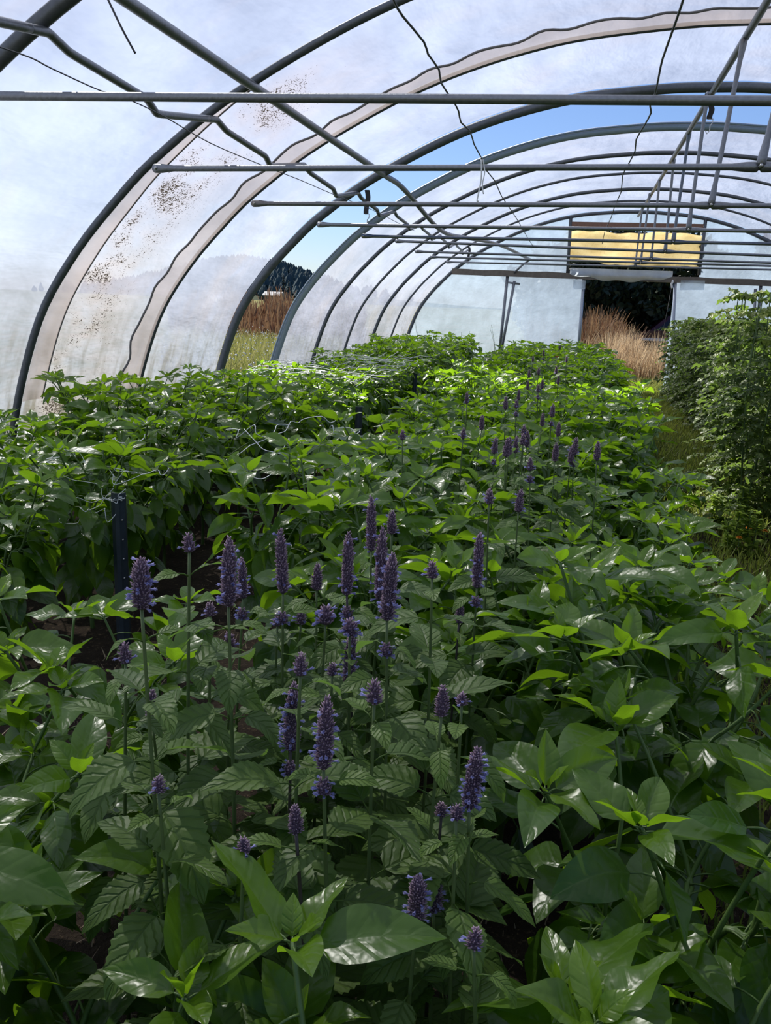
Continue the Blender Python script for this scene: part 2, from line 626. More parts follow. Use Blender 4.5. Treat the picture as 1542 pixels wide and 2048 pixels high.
grid(mb, np.stack([HX, HYY, hill_z(HX, HYY)], -1).reshape(-1, 3), 60, 24)
struct(mb.build('hill', M['hill']))
mb = MB()
n = 1500
tx, ty = rs.normal(-158, 27, n), rs.uniform(335, 420, n)
for x, y in zip(tx, ty):
    h = rs.uniform(2.2, 5.5)
    w = h * rs.uniform(.28, .5)
    z = hill_z(x, y)
    k = 6
    a = np.arange(k) * 2 * PI / k + rs.uniform(0, 6)
    rings = [(0, .55), (.25, 1), (.6, .62), (.85, .28)]
    V = np.concatenate([np.stack([x + w * r * np.cos(a) * rs.uniform(.8, 1.2, k), y + w * r * np.sin(a), np.full(k, z + h * q)], -1) for q, r in rings] + [[(x, y, z + h)]])
    Q = [(i * k + j, i * k + (j + 1) % k, (i + 1) * k + (j + 1) % k, (i + 1) * k + j) for i in range(3) for j in range(k)]
    T = [(3 * k + j, 3 * k + (j + 1) % k, 4 * k) for j in range(k)]
    mb.add(V, Q, T, tone=rs.uniform(0, 1))
tag(mb.build('forest', M['forest'], smooth=False), 'dark haze-tinted forest covering the distant hill', 'forest', kind='stuff')

# ------------------------------------------------------------------ polythene skin
def skin(y0, y1, t0, t1, name, mat, seed, sag=.035, hoops=HY):
    nt = max(8, int((t1 - t0) * 190))
    ny = int((y1 - y0) * 22) + 1
    t = np.linspace(t0, t1, nt)
    y = np.linspace(y0, y1, ny)
    P, N = prof(t), prof_n(t)
    ph = ((y - Y0) / SP) % 1.0
    bay = np.sin(ph * PI)                                   # 0 on a hoop
    TT, YY = np.meshgrid(t, y, indexing='ij')
    W = .45 * vnoise(TT * 60, YY * 1.2, seed) + .35 * vnoise(TT * 130, YY * 3.0, seed + 1) + .2 * vnoise(TT * 300, YY * 2.0, seed + 2)
    off = .052 - sag * bay[None, :] * (.7 + .3 * np.sin(TT * 40)) + .018 * W * (.25 + bay[None, :])
    V = np.stack([P[:, 0:1] + N[:, 0:1] * off, YY, P[:, 1:2] + N[:, 1:2] * off], -1).reshape(-1, 3)
    m = MB()
    grid(m, V, nt, ny, uv=np.stack([TT, YY], -1).reshape(-1, 2))
    return struct(m.build(name, mat))


TL = float(np.interp(1.95, _pp[:len(_pp) // 2, 1], _s[:len(_pp) // 2]))
YN0, YN1, YF0, YF1 = -1.0, HY[3], HY[4], HY[9]
for y0, y1, mt, sd in ((YN0, YN1, M['film_near'], 11), (YF0, YF1, M['film_far'], 31)):
    skin(y0, y1, 0, TL, 'wall_left', mt, sd)
    skin(y0, y1, TL, 1 - TL, 'ceiling', mt, sd)
    skin(y0, y1, 1 - TL, 1, 'wall_right', mt, sd)

# back wall: film on both sides of the doorway and a gable with an open window
YB = HY[9] + .03
DL, DR = at_y(1168, 560, YB)[0], at_y(1350, 562, YB)[0]
ZH = at_y(1160, 552, YB)[2]
WL, WR = at_y(1140, 450, YB)[0], at_y(1411, 450, YB)[0]
ZW = at_y(1280, 446, YB)[2]
mb = MB()
xs = np.unique(np.r_[np.linspace(-3.6, 5.35, 61), DL, DR, WL, WR])
for a, b in zip(xs[:-1], xs[1:]):
    c = (a + b) / 2
    za, zb = prof_z(a) + .02, prof_z(b) + .02
    for lo, hi in ((0, ZH), (ZH, ZW), (ZW, 9)):
        if lo == 0 and DL < c < DR or lo == ZH and WL < c < WR:
            continue
        h0, h1 = min(hi, za), min(hi, zb)
        if max(h0, h1) <= lo + .01:
            continue
        nz = 6
        z = np.linspace(0, 1, nz)
        V = []
        for X, hh in ((a, max(h0, lo)), (b, max(h1, lo))):
            zz = lo + (hh - lo) * z
            V += [(X, YB + .022 * math.sin(X * 9 + q * 3) * math.sin(X * 2.3 + q * 1.3), q) for q in zz]
        grid(mb, V, 2, nz)
struct(mb.build('wall_back', M['film_end']))

# ------------------------------------------------------------------ steel frame
HR = [.032, .024, .020, .041, .040, .026, .018, .027, .018, .034]
HNAME = ['nearest hoop cutting across the upper corner above the pipes', 'second hoop with the grimy pale strip behind it', 'slim dark hoop beside the wavy cord',
         'thick hoop ending the near film at the open gap', 'broad pale-sided hoop starting the far film beyond the gap', 'first inner hoop beyond the open gap',
         'second inner hoop beyond the open gap', 'third inner hoop beyond the open gap', 'last slim hoop before the back wall', 'end hoop framing the back wall']
tt = np.linspace(0, 1, 120)
for k in range(10):
    P = prof(tt) - prof_n(tt) * (HR[k] - .045)
    o = thing('steel_hoop', 'galvanised arched ' + HNAME[k], 'greenhouse hoop', (XA, HY[k], 0), 0, 'steel hoops of the polytunnel')
    m = MB()
    tube(m, np.c_[P[:, 0] - XA, np.zeros(len(tt)), P[:, 1]], HR[k], 12)
    m.build('arch_pipe', M['pale_hoop'] if k == 4 else M['steel_dark'], o)
    if k in (3, 4):
        m = MB()
        s_ = 1 if k == 3 else -1
        Q = prof(tt) + prof_n(tt) * .03
        tube(m, np.c_[Q[:, 0] - XA, np.full(len(tt), s_ * .055), Q[:, 1]], .012, 6)
        m.build('film_edge_rail', M['pale_hoop'], o)

# crossbars with flattened bolted ends, each in two lengths meeting under its hanger
CB = {0: ((0, 192), (1542, 202)), 1: ((306, 337), (1519, 334)), 2: ((503, 407), (1421, 411)), 3: ((634, 449), (1376, 460)), 4: ((723, 472), (1346, 484)),
      5: ((790, 482), (1330, 503)), 6: ((830, 503), (1302, 518)), 7: ((861, 514), (1281, 525)), 8: ((892, 524), (1270, 533))}
HT = {1: None, 2: (1489, 76), 3: (1416, 184), 4: (1379, 262), 5: (1348, 316), 6: (1320, 356), 7: (1300, 386), 8: (1286, 405)}
CBN = ['nearest, spanning the full width near the top', 'second from the camera, ending on the hoop with the grimy strip', 'third from the camera, below the second', 'fourth from the camera, across the open gap',
       'fifth, just beyond the open gap', 'sixth, counted from the camera', 'seventh, counted from the camera', 'eighth, counted from the camera', 'ninth and last before the back wall']
CBY = {}
for k in range(9):
    a, b = CB[k]
    yk = HY[k] - HR[k] - .03
    A, B = at_y(*a, yk), at_y(*b, yk)
    if k == 0:
        d = (B - A) / (B[0] - A[0])
        A = A + d * (-2.49 - A[0] if A[0] > -2.49 else -.02)
        B = A + d * (XA + .02 - A[0])
    d = (B - A) / (B[0] - A[0])
    Cc = B + d * 3.3
    CBY[k] = (A, B, d)
    o = thing('crossbar', 'grey steel crossbar pipe, ' + CBN[k], 'crossbar pipe', tuple(A), 0, 'crossbars of the polytunnel')
    r = .0165
    for (p, q, nm) in ((A, B, 'pipe'), (B, Cc, 'pipe')):
        L = np.linalg.norm(q - p)
        s_ = np.array([0, .012, .03, .06, .09, .13, .2, .5, .8, L / 1 - .13, L - .09, L - .06, L - .03, L - .012, L])
        s_ = np.sort(np.clip(s_, 0, L))
        e = np.minimum(s_, L - s_)
        fl = np.clip((e - .05) / .08, 0, 1)
        rad = r * (1.0 + .55 * (1 - fl)) * np.where(e < .011, .55, 1)
        m = MB()
        tube(m, p - A + (q - p) / L * s_[:, None], rad, 12)
        m.build(nm, M['steel'], o)
    for p in (A, B):
        m = MB()
        w = p - A + np.array([.03 if p is A else 0, 0, 0])
        tube(m, [w + (0, -.034, 0), w + (0, -.026, 0), w + (0, .034, 0)], [.010, .011, .011], 6)
        m.build('bolt', M['bolt'], o)
    # hanger strut from the apex of the hoop down to the crossbar
    if k >= 1:
        top = at_y(*HT[k], yk) if HT[k] else np.array([XA + .05, yk, 3.27])
        top[2] = min(top[2], prof_z(top[0]) - .02)
        bot = B + (0, -.02, 0)
        h = thing('hanger_strut', f'thin upright steel strut hanging from the ridge to the {ORD[k]} crossbar', 'hanger strut', tuple(bot), 0, 'hanger struts under the ridge')
        L = np.linalg.norm(top - bot)
        s_ = np.array([0, .015, .04, .08, .14, .5 * L, L - .14, L - .08, L - .04, L - .015, L])
        e = np.minimum(s_, L - s_)
        rad = .0155 * (1 + .5 * (1 - np.clip((e - .05) / .08, 0, 1))) * np.where(e < .012, .6, 1)
        m = MB()
        tube(m, (top - bot) / L * s_[:, None], rad, 10)
        m.build('strut_pipe', M['steel'], h)
        m = MB()
        tube(m, [(0, -.034, 0), (0, -.024, 0), (0, .03, 0)], [.009, .01, .01], 6)
        m.build('bolt', M['bolt'], h)

# ridge pipe and the long purlin, bent inwards past the gap
m = MB()
tube(m, [(XA, -1, 3.245), (XA, 4, 3.245), (XA, 10, 3.245), (XA, HY[9], 3.245)], .024, 12)
tag(m.build('ridge_pipe', M['steel']), 'straight steel ridge pipe running under the tops of all hoops', 'ridge pipe')
XP, ZP = -1.876, 2.62
P = [np.array(q) for q in ((XP, -.8, ZP), (XP, 3, ZP), (XP, 6, ZP), (XP, HY[3], ZP), (XP, 9.0, ZP - .01))]
P += [at_y(882, 461, 11.0), at_y(935, 476, 12.6), at_y(999, 490, 14.4), at_y(1060, 519, 17.1)]
m = MB()
tube(m, smooth_path(P, 5), .026, 12)
tag(m.build('purlin_pipe', M['steel']), 'long steel purlin pipe running lengthwise under the film and bending past the gap', 'purlin pipe')
m = MB()
tube(m, [at_y(1060, 519, 17.1), at_y(1045, 530, 17.35), at_y(1028, 546, 17.6)], .02, 10)
tag(m.build('brace_pipe', M['steel']), 'short steel brace joining the bent purlin to the header beam', 'brace pipe')

# zigzag bracing pipe, one bent length per bay
h1 = at_y(430, 212, HY[1])
XZ = h1[0]
d1 = at_x(312, 226, XZ)
sh = at_x(470, 240, XZ)
dy_dip, z_dip, z_top = d1[1] - HY[0], d1[2], h1[2]
for k in range(-1, 8):
    yb = Y0 + SP * k
    zt = min(z_top, prof_z(XZ) - .03)
    P = [(XZ, yb - .10, zt - .02), (XZ, yb + .02, zt), (XZ, yb + .16, zt - .035), (XZ, yb + dy_dip * .9, z_dip + .045), (XZ, yb + dy_dip, z_dip), (XZ, yb + dy_dip + .06, z_dip + .005), (XZ, yb + SP - .10, zt - .02)]
    Q = []
    for a, b in zip(P[:-1], P[1:]):
        for t in np.linspace(0, 1, 14, endpoint=False):
            Q.append(np.array(a) * (1 - t) + np.array(b) * t)
    Q.append(np.array(P[-1]))
    Q = np.array(Q)
    Qs = Q.copy()
    for _ in range(2):
        Qs[1:-1] = (Qs[:-2] + 2 * Qs[1:-1] + Qs[2:]) / 4
    m = MB()
    tube(m, Qs, .0185, 10)
    tag(m.build('zigzag_brace', M['steel']), ['bent zigzag steel brace behind the first hoop, reaching to the picture edge', 'bent zigzag steel brace between the two nearest hoops', 'bent zigzag steel brace crossing the grimy film bay',
        'bent zigzag steel brace in the clean bay before the gap', 'bent zigzag steel brace crossing the open gap', 'small zigzag brace in the first bay beyond the gap', 'small zigzag brace in the second bay beyond the gap',
        'small zigzag brace in the third bay beyond the gap', 'small zigzag brace in the last bay before the back wall'][k + 1], 'bent brace pipe', 'zigzag bracing pipes')

# film strips lying inside the skin, and the wavy cord
def strip(y0, y1, t0, t1, name, mat, label, wavy=0.0, off=.012, cord=None, fade=0):
    t = np.linspace(t0, t1, 260)
    P, N = prof(t), prof_n(t)
    wv = wavy * (np.sin(t * 170) * .5 + .35 * np.sin(t * 310 + 1) + .3 * np.sin(t * 71))
    V = []
    for f in (0, .33, .66, 1):
        wd = (1 - fade * np.linspace(0, 1, len(t)) ** 2.2)
        yy = y0 + (y1 - y0) * f * wd + wv * (1 - f)
        of = off + .012 * np.sin(f * PI) + (wavy * .3 * np.sin(t * 210) * (1 - f))
        V.append(np.stack([P[:, 0] + N[:, 0] * of, yy, P[:, 1] + N[:, 1] * of], -1))
    m = MB()
    grid(m, np.concatenate(V), 4, len(t))
    o = tag(m.build(name, mat), label, 'film strip')
    if fade:
        m = MB()
        tube(m, V[3], .005, 6)
        m.build('edge_cord', M['cord'], o)
    if cord:
        m = MB()
        tube(m, V[0], cord, 6)
        m.build('edge_cord', M['cord'], o)
    return o


strip(HY[1] + .035, HY[1] + .25, .065, .27, 'film_strip', M['film_band'], 'beige film strip beside the second hoop, edging the grimy bay', 0, fade=.96)
strip(HY[2] - .33, HY[2] - .03, 0.02, .98, 'film_strip', M['film_band'], 'pale film strip with wavy dark edge before the slim hoop', .03, cord=.008)

# wires
def wire(name, pts, r, mat, label, cat, n=5, sm=4):
    m = MB()
    tube(m, smooth_path(pts, sm), r, n)
    return tag(m.build(name, mat), label, cat)


ZW_ = 2.235
w1 = [(783, -12), (790, 6), (806, 33), (848, 84), (856, 108), (878, 139), (882, 165), (905, 200), (917, 222), (922, 245), (940, 262), (948, 288), (963, 316), (972, 340), (990, 362), (1003, 392), (1022, 420), (1038, 445), (1052, 470), (1066, 492)]
wire('hanging_wire', [at_z(x, y, ZW_) for x, y in w1], .0035, M['wire'], 'crinkled dark wire running lengthwise with a white string tied to it', 'wire', sm=2)
w2 = [(1369, -12), (1363, 10), (1345, 62), (1325, 118), (1318, 150), (1310, 188), (1300, 212), (1302, 226), (1288, 252), (1272, 280), (1270, 302), (1256, 330), (1245, 352), (1242, 384), (1230, 410), (1222, 436), (1210, 462), (1204, 488)]
wire('hanging_wire', [at_z(x, y, ZW_) for x, y in w2], .0035, M['wire'], 'crinkled dark wire running lengthwise towards the tan board', 'wire', sm=2)
w3 = [(-20, 88), (60, 115), (105, 138), (200, 181), (250, 196), (330, 234), (420, 286), (530, 333), (600, 360), (660, 386), (745, 420), (800, 448), (830, 462)]
wire('guy_wire', [at_x(x, y, -1.98) for x, y in w3], .0028, M['wire'], 'thin slack wire crossing below the bent zigzag braces', 'wire')
wire('loose_wire', [at_y(211, -12, 3.0), at_y(238, 45, 3.0), at_y(255, 78, 3.02), at_y(271, 107, 3.04)], .004, M['wire'], 'short loose dark wire end dangling below the film at the top', 'wire')
a = at_z(963, 318, ZW_)
wire('white_string', [a, a + (.005, 0, -.1), a + (-.01, 0, -.2), at_y(957, 402, a[1])], .004, M['twine'], 'white string knotted to the crinkled wire, hanging straight down', 'string')
wire('white_string', [a + (.006, .01, 0), a + (.02, .01, -.06), a + (.012, .01, -.12), a + (.02, .01, -.17)], .003, M['twine'], 'shorter loose end of white string beside the knotted one', 'string')

# bungee straps with clips
for (x, y0, y1, yk, lb) in ((734, 380, 428, HY[3] + .02, 'black rubber strap with wire hook hanging from the hoop at the open gap'), (1421, 210, 238, HY[3] + .02, 'black strap with metal clip hanging by the ridge at the open gap'),
                            (938, 494, 516, HY[8], 'tiny black strap hanging beside the last hoop near the header beam')):
    A, B = at_y(x, y0, yk), at_y(x, y1, yk)
    o = thing('bungee_strap', lb, 'strap', tuple(A), 0, 'black straps hanging from the frame')
    D = B - A
    L = -D[2]
    m = MB()
    w = .022
    S = np.linspace(0, 1, 8)
    V = []
    for sx, sy in ((-1, -1), (1, -1), (1, 1), (-1, 1)):
        V.append(np.stack([D[0] * S + sx * w + .01 * np.sin(S * 5), sy * .006 + 0 * S, -L * S], -1))
    V = np.concatenate(V)
    q = []
    for e in range(4):
        f = (e + 1) % 4
        q += [(e * 8 + i, f * 8 + i, f * 8 + i + 1, e * 8 + i + 1) for i in range(7)]
    q += [(0, 8, 16, 24), (7, 31, 23, 15)]
    m.add(V, q)
    m.build('strap_band', M['strap'], o, smooth=False)
    m = MB()
    b = D
    tube(m, [b + (-.02, 0, 0), b + (.02, 0, 0), b + (.02, 0, -.03), b + (.004, 0, -.05), b + (.004, 0, -.09), b + (-.015, 0, -.115), b + (-.03, 0, -.09)], .004, 6)
    m.build('wire_hook', M['bolt'], o)

# ------------------------------------------------------------------ back wall timbers and fittings
m = MB()
zb0, zb1 = at_y(910, 543, YB)[2], at_y(1542, 566, YB)[2]
xb0, xb1 = at_y(905, 543, YB)[0], 4.6
sl = (zb1 - zb0) / (at_y(1542, 566, YB)[0] - xb0)
V = []
for X in np.linspace(xb0, xb1, 24):
    z = zb0 + sl * (X - xb0)
    V += [(X, YB - .10, z - .06), (X, YB - .01, z - .06), (X, YB - .01, z + .05), (X, YB - .10, z + .05 + .01 * math.sin(X * 7))]
q = [(i * 4 + e, (i + 1) * 4 + e, (i + 1) * 4 + (e + 1) % 4, i * 4 + (e + 1) % 4) for i in range(23) for e in range(4)] + [(0, 1, 2, 3), (95, 94, 93, 92)]
m.add(V, q)
tag(m.build('header_beam', M['wood'], smooth=False), 'weathered timber header beam across the back wall above the doorway', 'beam')


def post(px0, py0, px1, py1, r, mat, name, label, cat, dy=-.06, group=None, ground=True):
    A = at_y(px0, py0, YB + dy)
    B = at_y(px1, py1, YB + dy)
    if ground:
        B = A + (B - A) * (A[2] - .005) / (A[2] - B[2])
    m = MB()
    tube(m, [A, (A + B) / 2, B], r, 8)
    return tag(m.build(name, mat), label, cat, group)


post(1168, 552, 1159, 672, .03, M['alu'], 'door_post', 'pale steel post on the hyssop side of the back doorway', 'door post')
post(1351, 556, 1347, 640, .03, M['alu'], 'door_post', 'pale steel post on the tomato side of the back doorway', 'door post')
post(1015, 550, 1000, 695, .03, M['steel'], 'wall_post', 'dark upright post against the milky back wall panel', 'post')
post(1029, 562, 1004, 695, .028, M['steel'], 'wall_post', 'leaning pipe with crosspiece beside the dark post', 'post', dy=-.11)
A, B = at_y(1016, 565, YB - .11), at_y(1040, 568, YB - .11)
m = MB()
tube(m, [A, (A + B) / 2, B], .022, 6)
tag(m.build('crosspiece', M['steel']), 'short crosspiece pipe on top of the leaning pipe', 'pipe')
post(1522, 566, 1516, 640, .03, M['steel'], 'wall_post', 'dark post rising behind the tomato tops at the back wall', 'post')
post(1511, 578, 1508, 640, .028, M['steel'], 'wall_post', 'shorter post beside the one behind the tomato tops', 'post', dy=-.1)
# gable window: frame, brown batten, tan canvas
for (xa, ya, xb, yb, lb) in ((1142, 432, 1135, 548, 'dark upright frame batten beside the tan board, towards the hyssop'), (1412, 434, 1398, 550, 'dark upright frame batten beside the tan board, towards the tomatoes')):
    A, B = at_y(xa, ya, YB - .03), at_y(xb, yb, YB - .03)
    m = MB()
    tube(m, [A, (A + B) / 2, B], .035, 6)
    tag(m.build('gable_batten', M['steel_dark']), lb, 'batten')
A, B = at_y(1143, 449, YB - .02), at_y(1411, 457, YB - .02)
m = MB()
box(m, (A[0], YB - .05, A[2] - .03), (B[0], YB + .0, A[2] + .05))
tag(m.build('top_batten', M['brownstrip'], smooth=False), 'reddish brown batten above the strip of open sky over the tan board', 'batten')
yc = YB + .06
nx, nz = 40, 10
A, B = at_y(1140, 463, yc), at_y(1408, 468, yc)
C_, D_ = at_y(1139, 524, yc), at_y(1396, 538, yc)
V = []
for i in range(nx):
    f = i / (nx - 1)
    tp = A * (1 - f) + B * f + np.array([0, 0, .02 * math.sin(f * 11) + .012 * math.sin(f * 31)])
    bt = C_ * (1 - f) + D_ * f + np.array([0, 0, .03 * math.sin(f * 7 + 1) + .015 * math.sin(f * 37)])
    for j in range(nz):
        g = j / (nz - 1)
        p = tp * (1 - g) + bt * g
        ed = (.05 * math.sin(g * 13) + .03 * math.sin(g * 31 + 2)) * max(0, (f - .85) / .15)
        V.append(p + np.array([ed, .02 * math.sin(f * 9 + g * 4), 0]))
m = MB()
grid(m, V, nx, nz)
o = tag(m.build('canvas_board', M['canvas']), 'tan weathered canvas board with ragged edge hung in the gable window', 'canvas board')
so = o.modifiers.new('thick', 'SOLIDIFY')
so.thickness = .015
# sagging film roll above the doorway, flap and tag
m = MB()
nx, nz = 40, 8
A, B = at_y(1140, 543, YB - .13), at_y(1345, 550, YB - .13)
V = []
for i in range(nx):
    f = i / (nx - 1)
    c = A * (1 - f) + B * f
    for j in range(nz):
        a_ = j / (nz - 1)
        V.append((c[0], c[1] - .05 * math.sin(a_ * PI), c[2] + .07 - a_ * (.12 + .10 * math.sin(f * PI) + .02 * math.sin(f * 23))))
grid(m, V, nx, nz)
tag(m.build('film_drape', M['film_flap']), 'greyish film curtain rolled up and sagging along the top of the doorway', 'film curtain')
for (px, py, qx, qy, lb) in ((1147, 560, 1170, 580, 'small bluish film flap hanging at the top corner of the doorway'), (1362, 560, 1408, 582, 'grey folded film flap on the back wall behind the tomatoes')):
    A, B = at_y(px, py, YB - .14), at_y(qx, qy, YB - .14)
    m = MB()
    V = []
    for i in range(8):
        for j in range(8):
            f, g = i / 7, j / 7
            V.append((A[0] + (B[0] - A[0]) * f, YB - .13 + .015 * math.sin(f * 6 + g * 2), A[2] + (B[2] - A[2]) * g * (1 - .1 * f)))
    grid(m, V, 8, 8)
    tag(m.build('film_flap', M['film_flap']), lb, 'film flap')
A = at_y(1344, 566, YB - .12)
o = thing('door_hook', 'white plastic catch hanging at the top of the door post', 'door catch', tuple(A))
m = MB()
tube(m, [(0, 0, .06), (.012, 0, .03), (-.008, 0, -.02), (.01, 0, -.08), (0, 0, -.10)], [.012, .02, .022, .018, .012], 8)
m.build('catch_body', M['tag'], o)
m = MB()
tube(m, [(0, 0, -.09), (-.03, 0, -.5), (-.075, 0, -1.0)], .004, 5)
m.build('pull_cord', M['cord'], o)

# ------------------------------------------------------------------ leaves
def leaf(mb, base, az, e0, bend, L, W, roll=0, fold=.3, quilt=.0, wave=.0, tone=0.0, nt=9, nu=7, mat=0, serr=0.0, shape=0, twist=0.0):
    t = np.linspace(0, 1, nt)
    e = e0 - bend * t
    ds = L / (nt - 1)
    ca, sa = math.cos(az), math.sin(az)
    cx = np.r_[0, np.cumsum(np.cos((e[1:] + e[:-1]) / 2) * ds)]
    cz = np.r_[0, np.cumsum(np.sin((e[1:] + e[:-1]) / 2) * ds)]
    if shape == 0:      # ovate with a drawn-out tip
        w = np.power(np.clip(t, 0, 1), .62) * np.power(1 - t, 1.0)
        w = w / .325 * W / 2 * (1 - .12 * t)
    elif shape == 1:    # broad-based, toothed
        w = np.power(np.clip(t, 0, 1), .42) * np.power(1 - t, .95)
        w = w / .43 * W / 2
    else:
        w = np.power(np.clip(t, 0, 1), .5) * np.power(1 - t, .75) / .431 * W / 2
    if serr:
        w = w * (1 + serr * (np.arange(nt) % 2 * 2 - 1) * (t > .05) * (t < .97))
    u = np.linspace(-1, 1, nu)
    TT, UU = np.meshgrid(t, u, indexing='ij')
    y = UU * w[:, None]
    z = fold * np.abs(y) * (1 - .35 * np.abs(UU))
    if quilt:
        z = z + quilt * np.sin((TT - .25 * np.abs(UU)) * 2 * PI * 2.6 + az * 5) * np.abs(UU) * (1.15 - np.abs(UU)) * (w[:, None] / (W / 2 + 1e-9))
    if wave:
        z = z + wave * np.sin(TT * 9 + np.sign(UU) * 1.3 + az * 3) * UU ** 2 * w[:, None]
    rr = roll + twist * TT
    yr, zr = y * np.cos(rr) - z * np.sin(rr), y * np.sin(rr) + z * np.cos(rr)
    # local frame: tangent (cos e, sin e), normal (-sin e, cos e)
    X = cx[:, None] - np.sin(e)[:, None] * zr
    Z = cz[:, None] + np.cos(e)[:, None] * zr
    P = np.stack([base[0] + ca * X - sa * yr, base[1] + sa * X + ca * yr, base[2] + Z], -1).reshape(-1, 3)
    uv = np.stack([(UU + 1) / 2, TT], -1).reshape(-1, 2)
    grid(mb, P, nt, nu, uv=uv, tone=tone, mat=mat)


def petiole(mb, p, az, e, L, r, tone=0.0, n=5):
    """short curved stalk, returns its end"""
    q = []
    pos = np.array(p, float)
    q.append(pos.copy())
    for i in range(3):
        ee = e - .25 * i
        pos = pos + np.array([math.cos(az) * math.cos(ee), math.sin(az) * math.cos(ee), math.sin(ee)]) * L / 3
        q.append(pos.copy())
    tube(mb, q, [r * 1.2, r, r, r * .8], n, tone=tone)
    return pos


def pepper_variant(seed, H, spread):
    g = np.random.RandomState(seed)
    st, lf = MB(), MB()
    fork = H * g.uniform(.24, .32)
    tube(st, smooth_path([(0, 0, -.03), (.004, .003, fork * .5), (0, 0, fork)], 3), [.010] * 3 + [.009] * 3 + [.008], 7)
    nb = g.randint(4, 6)
    a0 = g.uniform(0, 6.28)
    for b in range(nb):
        az = a0 + b * 2 * PI / nb + g.uniform(-.35, .35)
        r1 = spread * g.uniform(.4, .6)
        mid = np.array([math.cos(az) * r1, math.sin(az) * r1, H * g.uniform(.52, .64)])
        for s_ in (-1, 1):
            az2 = az + s_ * g.uniform(.3, .75)
            rt = spread * g.uniform(.65, 1.15)
            tip = np.array([math.cos(az2) * rt, math.sin(az2) * rt, H * g.uniform(.78, 1.0) - .12 * max(0, rt / spread - .9)])
            path = smooth_path([(0, 0, fork), mid * (.55, .55, 1) + (0, 0, -.03), mid, (mid + tip) / 2 + (g.uniform(-.02, .02), g.uniform(-.02, .02), .01), tip], 4)
            m_ = len(path)
            tube(st, path, np.linspace(.0062, .0032, m_), 6)
            # leaves along the branch
            for f in np.linspace(.34, .93, 7):
                p = path[int(f * (m_ - 1))]
                a_ = (az2 if g.rand() < .6 else az) + g.choice([-1, 1]) * g.uniform(.2, 1.6)
                L = g.uniform(.105, .165) * (1.08 - .22 * f)
                q = petiole(st, p, a_, g.uniform(.1, .7), g.uniform(.03, .06), .0017)
                leaf(lf, q, a_ + g.uniform(-.2, .2), g.uniform(-.75, .55), g.uniform(.1, 1.3), L, L * g.uniform(.46, .60), g.uniform(-.75, .75), g.uniform(.10, .60),
                     g.uniform(.0015, .003), g.uniform(.0, .25), g.uniform(0, .25), twist=g.uniform(-.4, .4), nt=10)
            # big old leaves hanging in the shade below
            for f in (.05, .16, .24, .3, .45, .6):
                p = path[int(f * (m_ - 1))]
                a_ = az2 + g.choice([-1, 1]) * g.uniform(.1, 1.3)
                L = g.uniform(.13, .185)
                q = petiole(st, p, a_, g.uniform(-.1, .6), g.uniform(.05, .10), .002)
                leaf(lf, q, a_ + g.uniform(-.2, .2), g.uniform(-1.35, -.35), g.uniform(.0, .7), L, L * g.uniform(.52, .62), g.uniform(-.5, .5), g.uniform(.05, .3),
                     .0025, g.uniform(0, .2), 0.0, twist=g.uniform(-.5, .5), nt=10)
            # rosette at the growing tip
            a1 = g.uniform(0, 6.28)
            k = g.randint(6, 9)
            for i in range(k):
                yng = i / (k - 1)
                a_ = a1 + i * 2.4 + g.uniform(-.2, .2)
                L = (.135 - .085 * yng) * g.uniform(.85, 1.2)
                q = petiole(st, tip - (0, 0, .012 * (1 - yng)), a_, .5 + .5 * yng, .022 * (1.2 - yng), .0014)
                leaf(lf, q, a_, g.uniform(.0, .6) + .75 * yng ** 1.3, g.uniform(.2, 1.0) * (1 - .4 * yng), L, L * g.uniform(.42, .56), g.uniform(-.6, .6), g.uniform(.25, .7),
                     .002, g.uniform(0, .35), min(1, .25 + .75 * yng * g.uniform(.7, 1.1)), twist=g.uniform(-.4, .4), nt=10)
    return st.mesh('stem', M['stem']), lf.mesh('foliage', M['pepper'])


PEP = [pepper_variant(100 + i, H, s) for i, (H, s) in enumerate(((.90, .25), (.84, .28), (.92, .24), (.80, .27), (.88, .30), (.86, .23), (.95, .27), (.82, .25)))]
PROTO = {}


def pepper(var, label, x, y, rz, sc_, group):
    if var not in PROTO:
        o = thing('pepper_plant', label, 'pepper plant', (x, y, 0), rz, group, sc_)
        for nm, me in zip(('stem', 'foliage'), PEP[var]):
            c = bpy.data.objects.new(nm, me)
            COL.objects.link(c)
            c.parent = o
        PROTO[var] = o
        return o
    return copy_thing(PROTO[var], label, (x, y, 0), rz, sc_, group=group)


g = np.random.RandomState(5)
rowsC = ((-.95, 'row facing the metal stakes'), (-.52, 'inner row on the stake side'), (-.06, 'inner row on the path side'), (.28, 'row beside the grass path'))
for ri, (X, nm) in enumerate(rowsC):
    ys = list(np.arange(.62 + .2 * (ri % 2), 16.6, .46))
    if ri == 0:
        ys = [y for y in ys if not (1.85 < y < 2.75)]
    if ri == 1:
        ys = [y for y in ys if not (.9 < y < 2.15)]
    if ri == 2:
        ys = [y for y in ys if not (1.0 < y < 1.95 or 2.9 < y < 3.2)]
    n_ = len(ys)
    for i, y in enumerate(ys):
        wid = 'large ' if i < 2 else ''
        sc_ = g.uniform(.92, 1.06)
        if X > .2 and y < 2.2:
            sc_ *= 1.03
        x = X + g.uniform(-.05, .05)
        if y < .9:
            sc_ *= 1.0
        o = pepper(g.randint(len(PEP)), f'{wid}leafy centre-bed pepper plant, {ordinal(i, n_, "the camera", "the back wall")}, {nm}', x, y + g.uniform(-.06, .06), g.uniform(0, 6.28), sc_, 'pepper plants in the centre bed')
rowsL = ((-2.12, 'row behind the metal stakes'), (-2.72, 'middle row'), (-3.08, 'row along the film'))
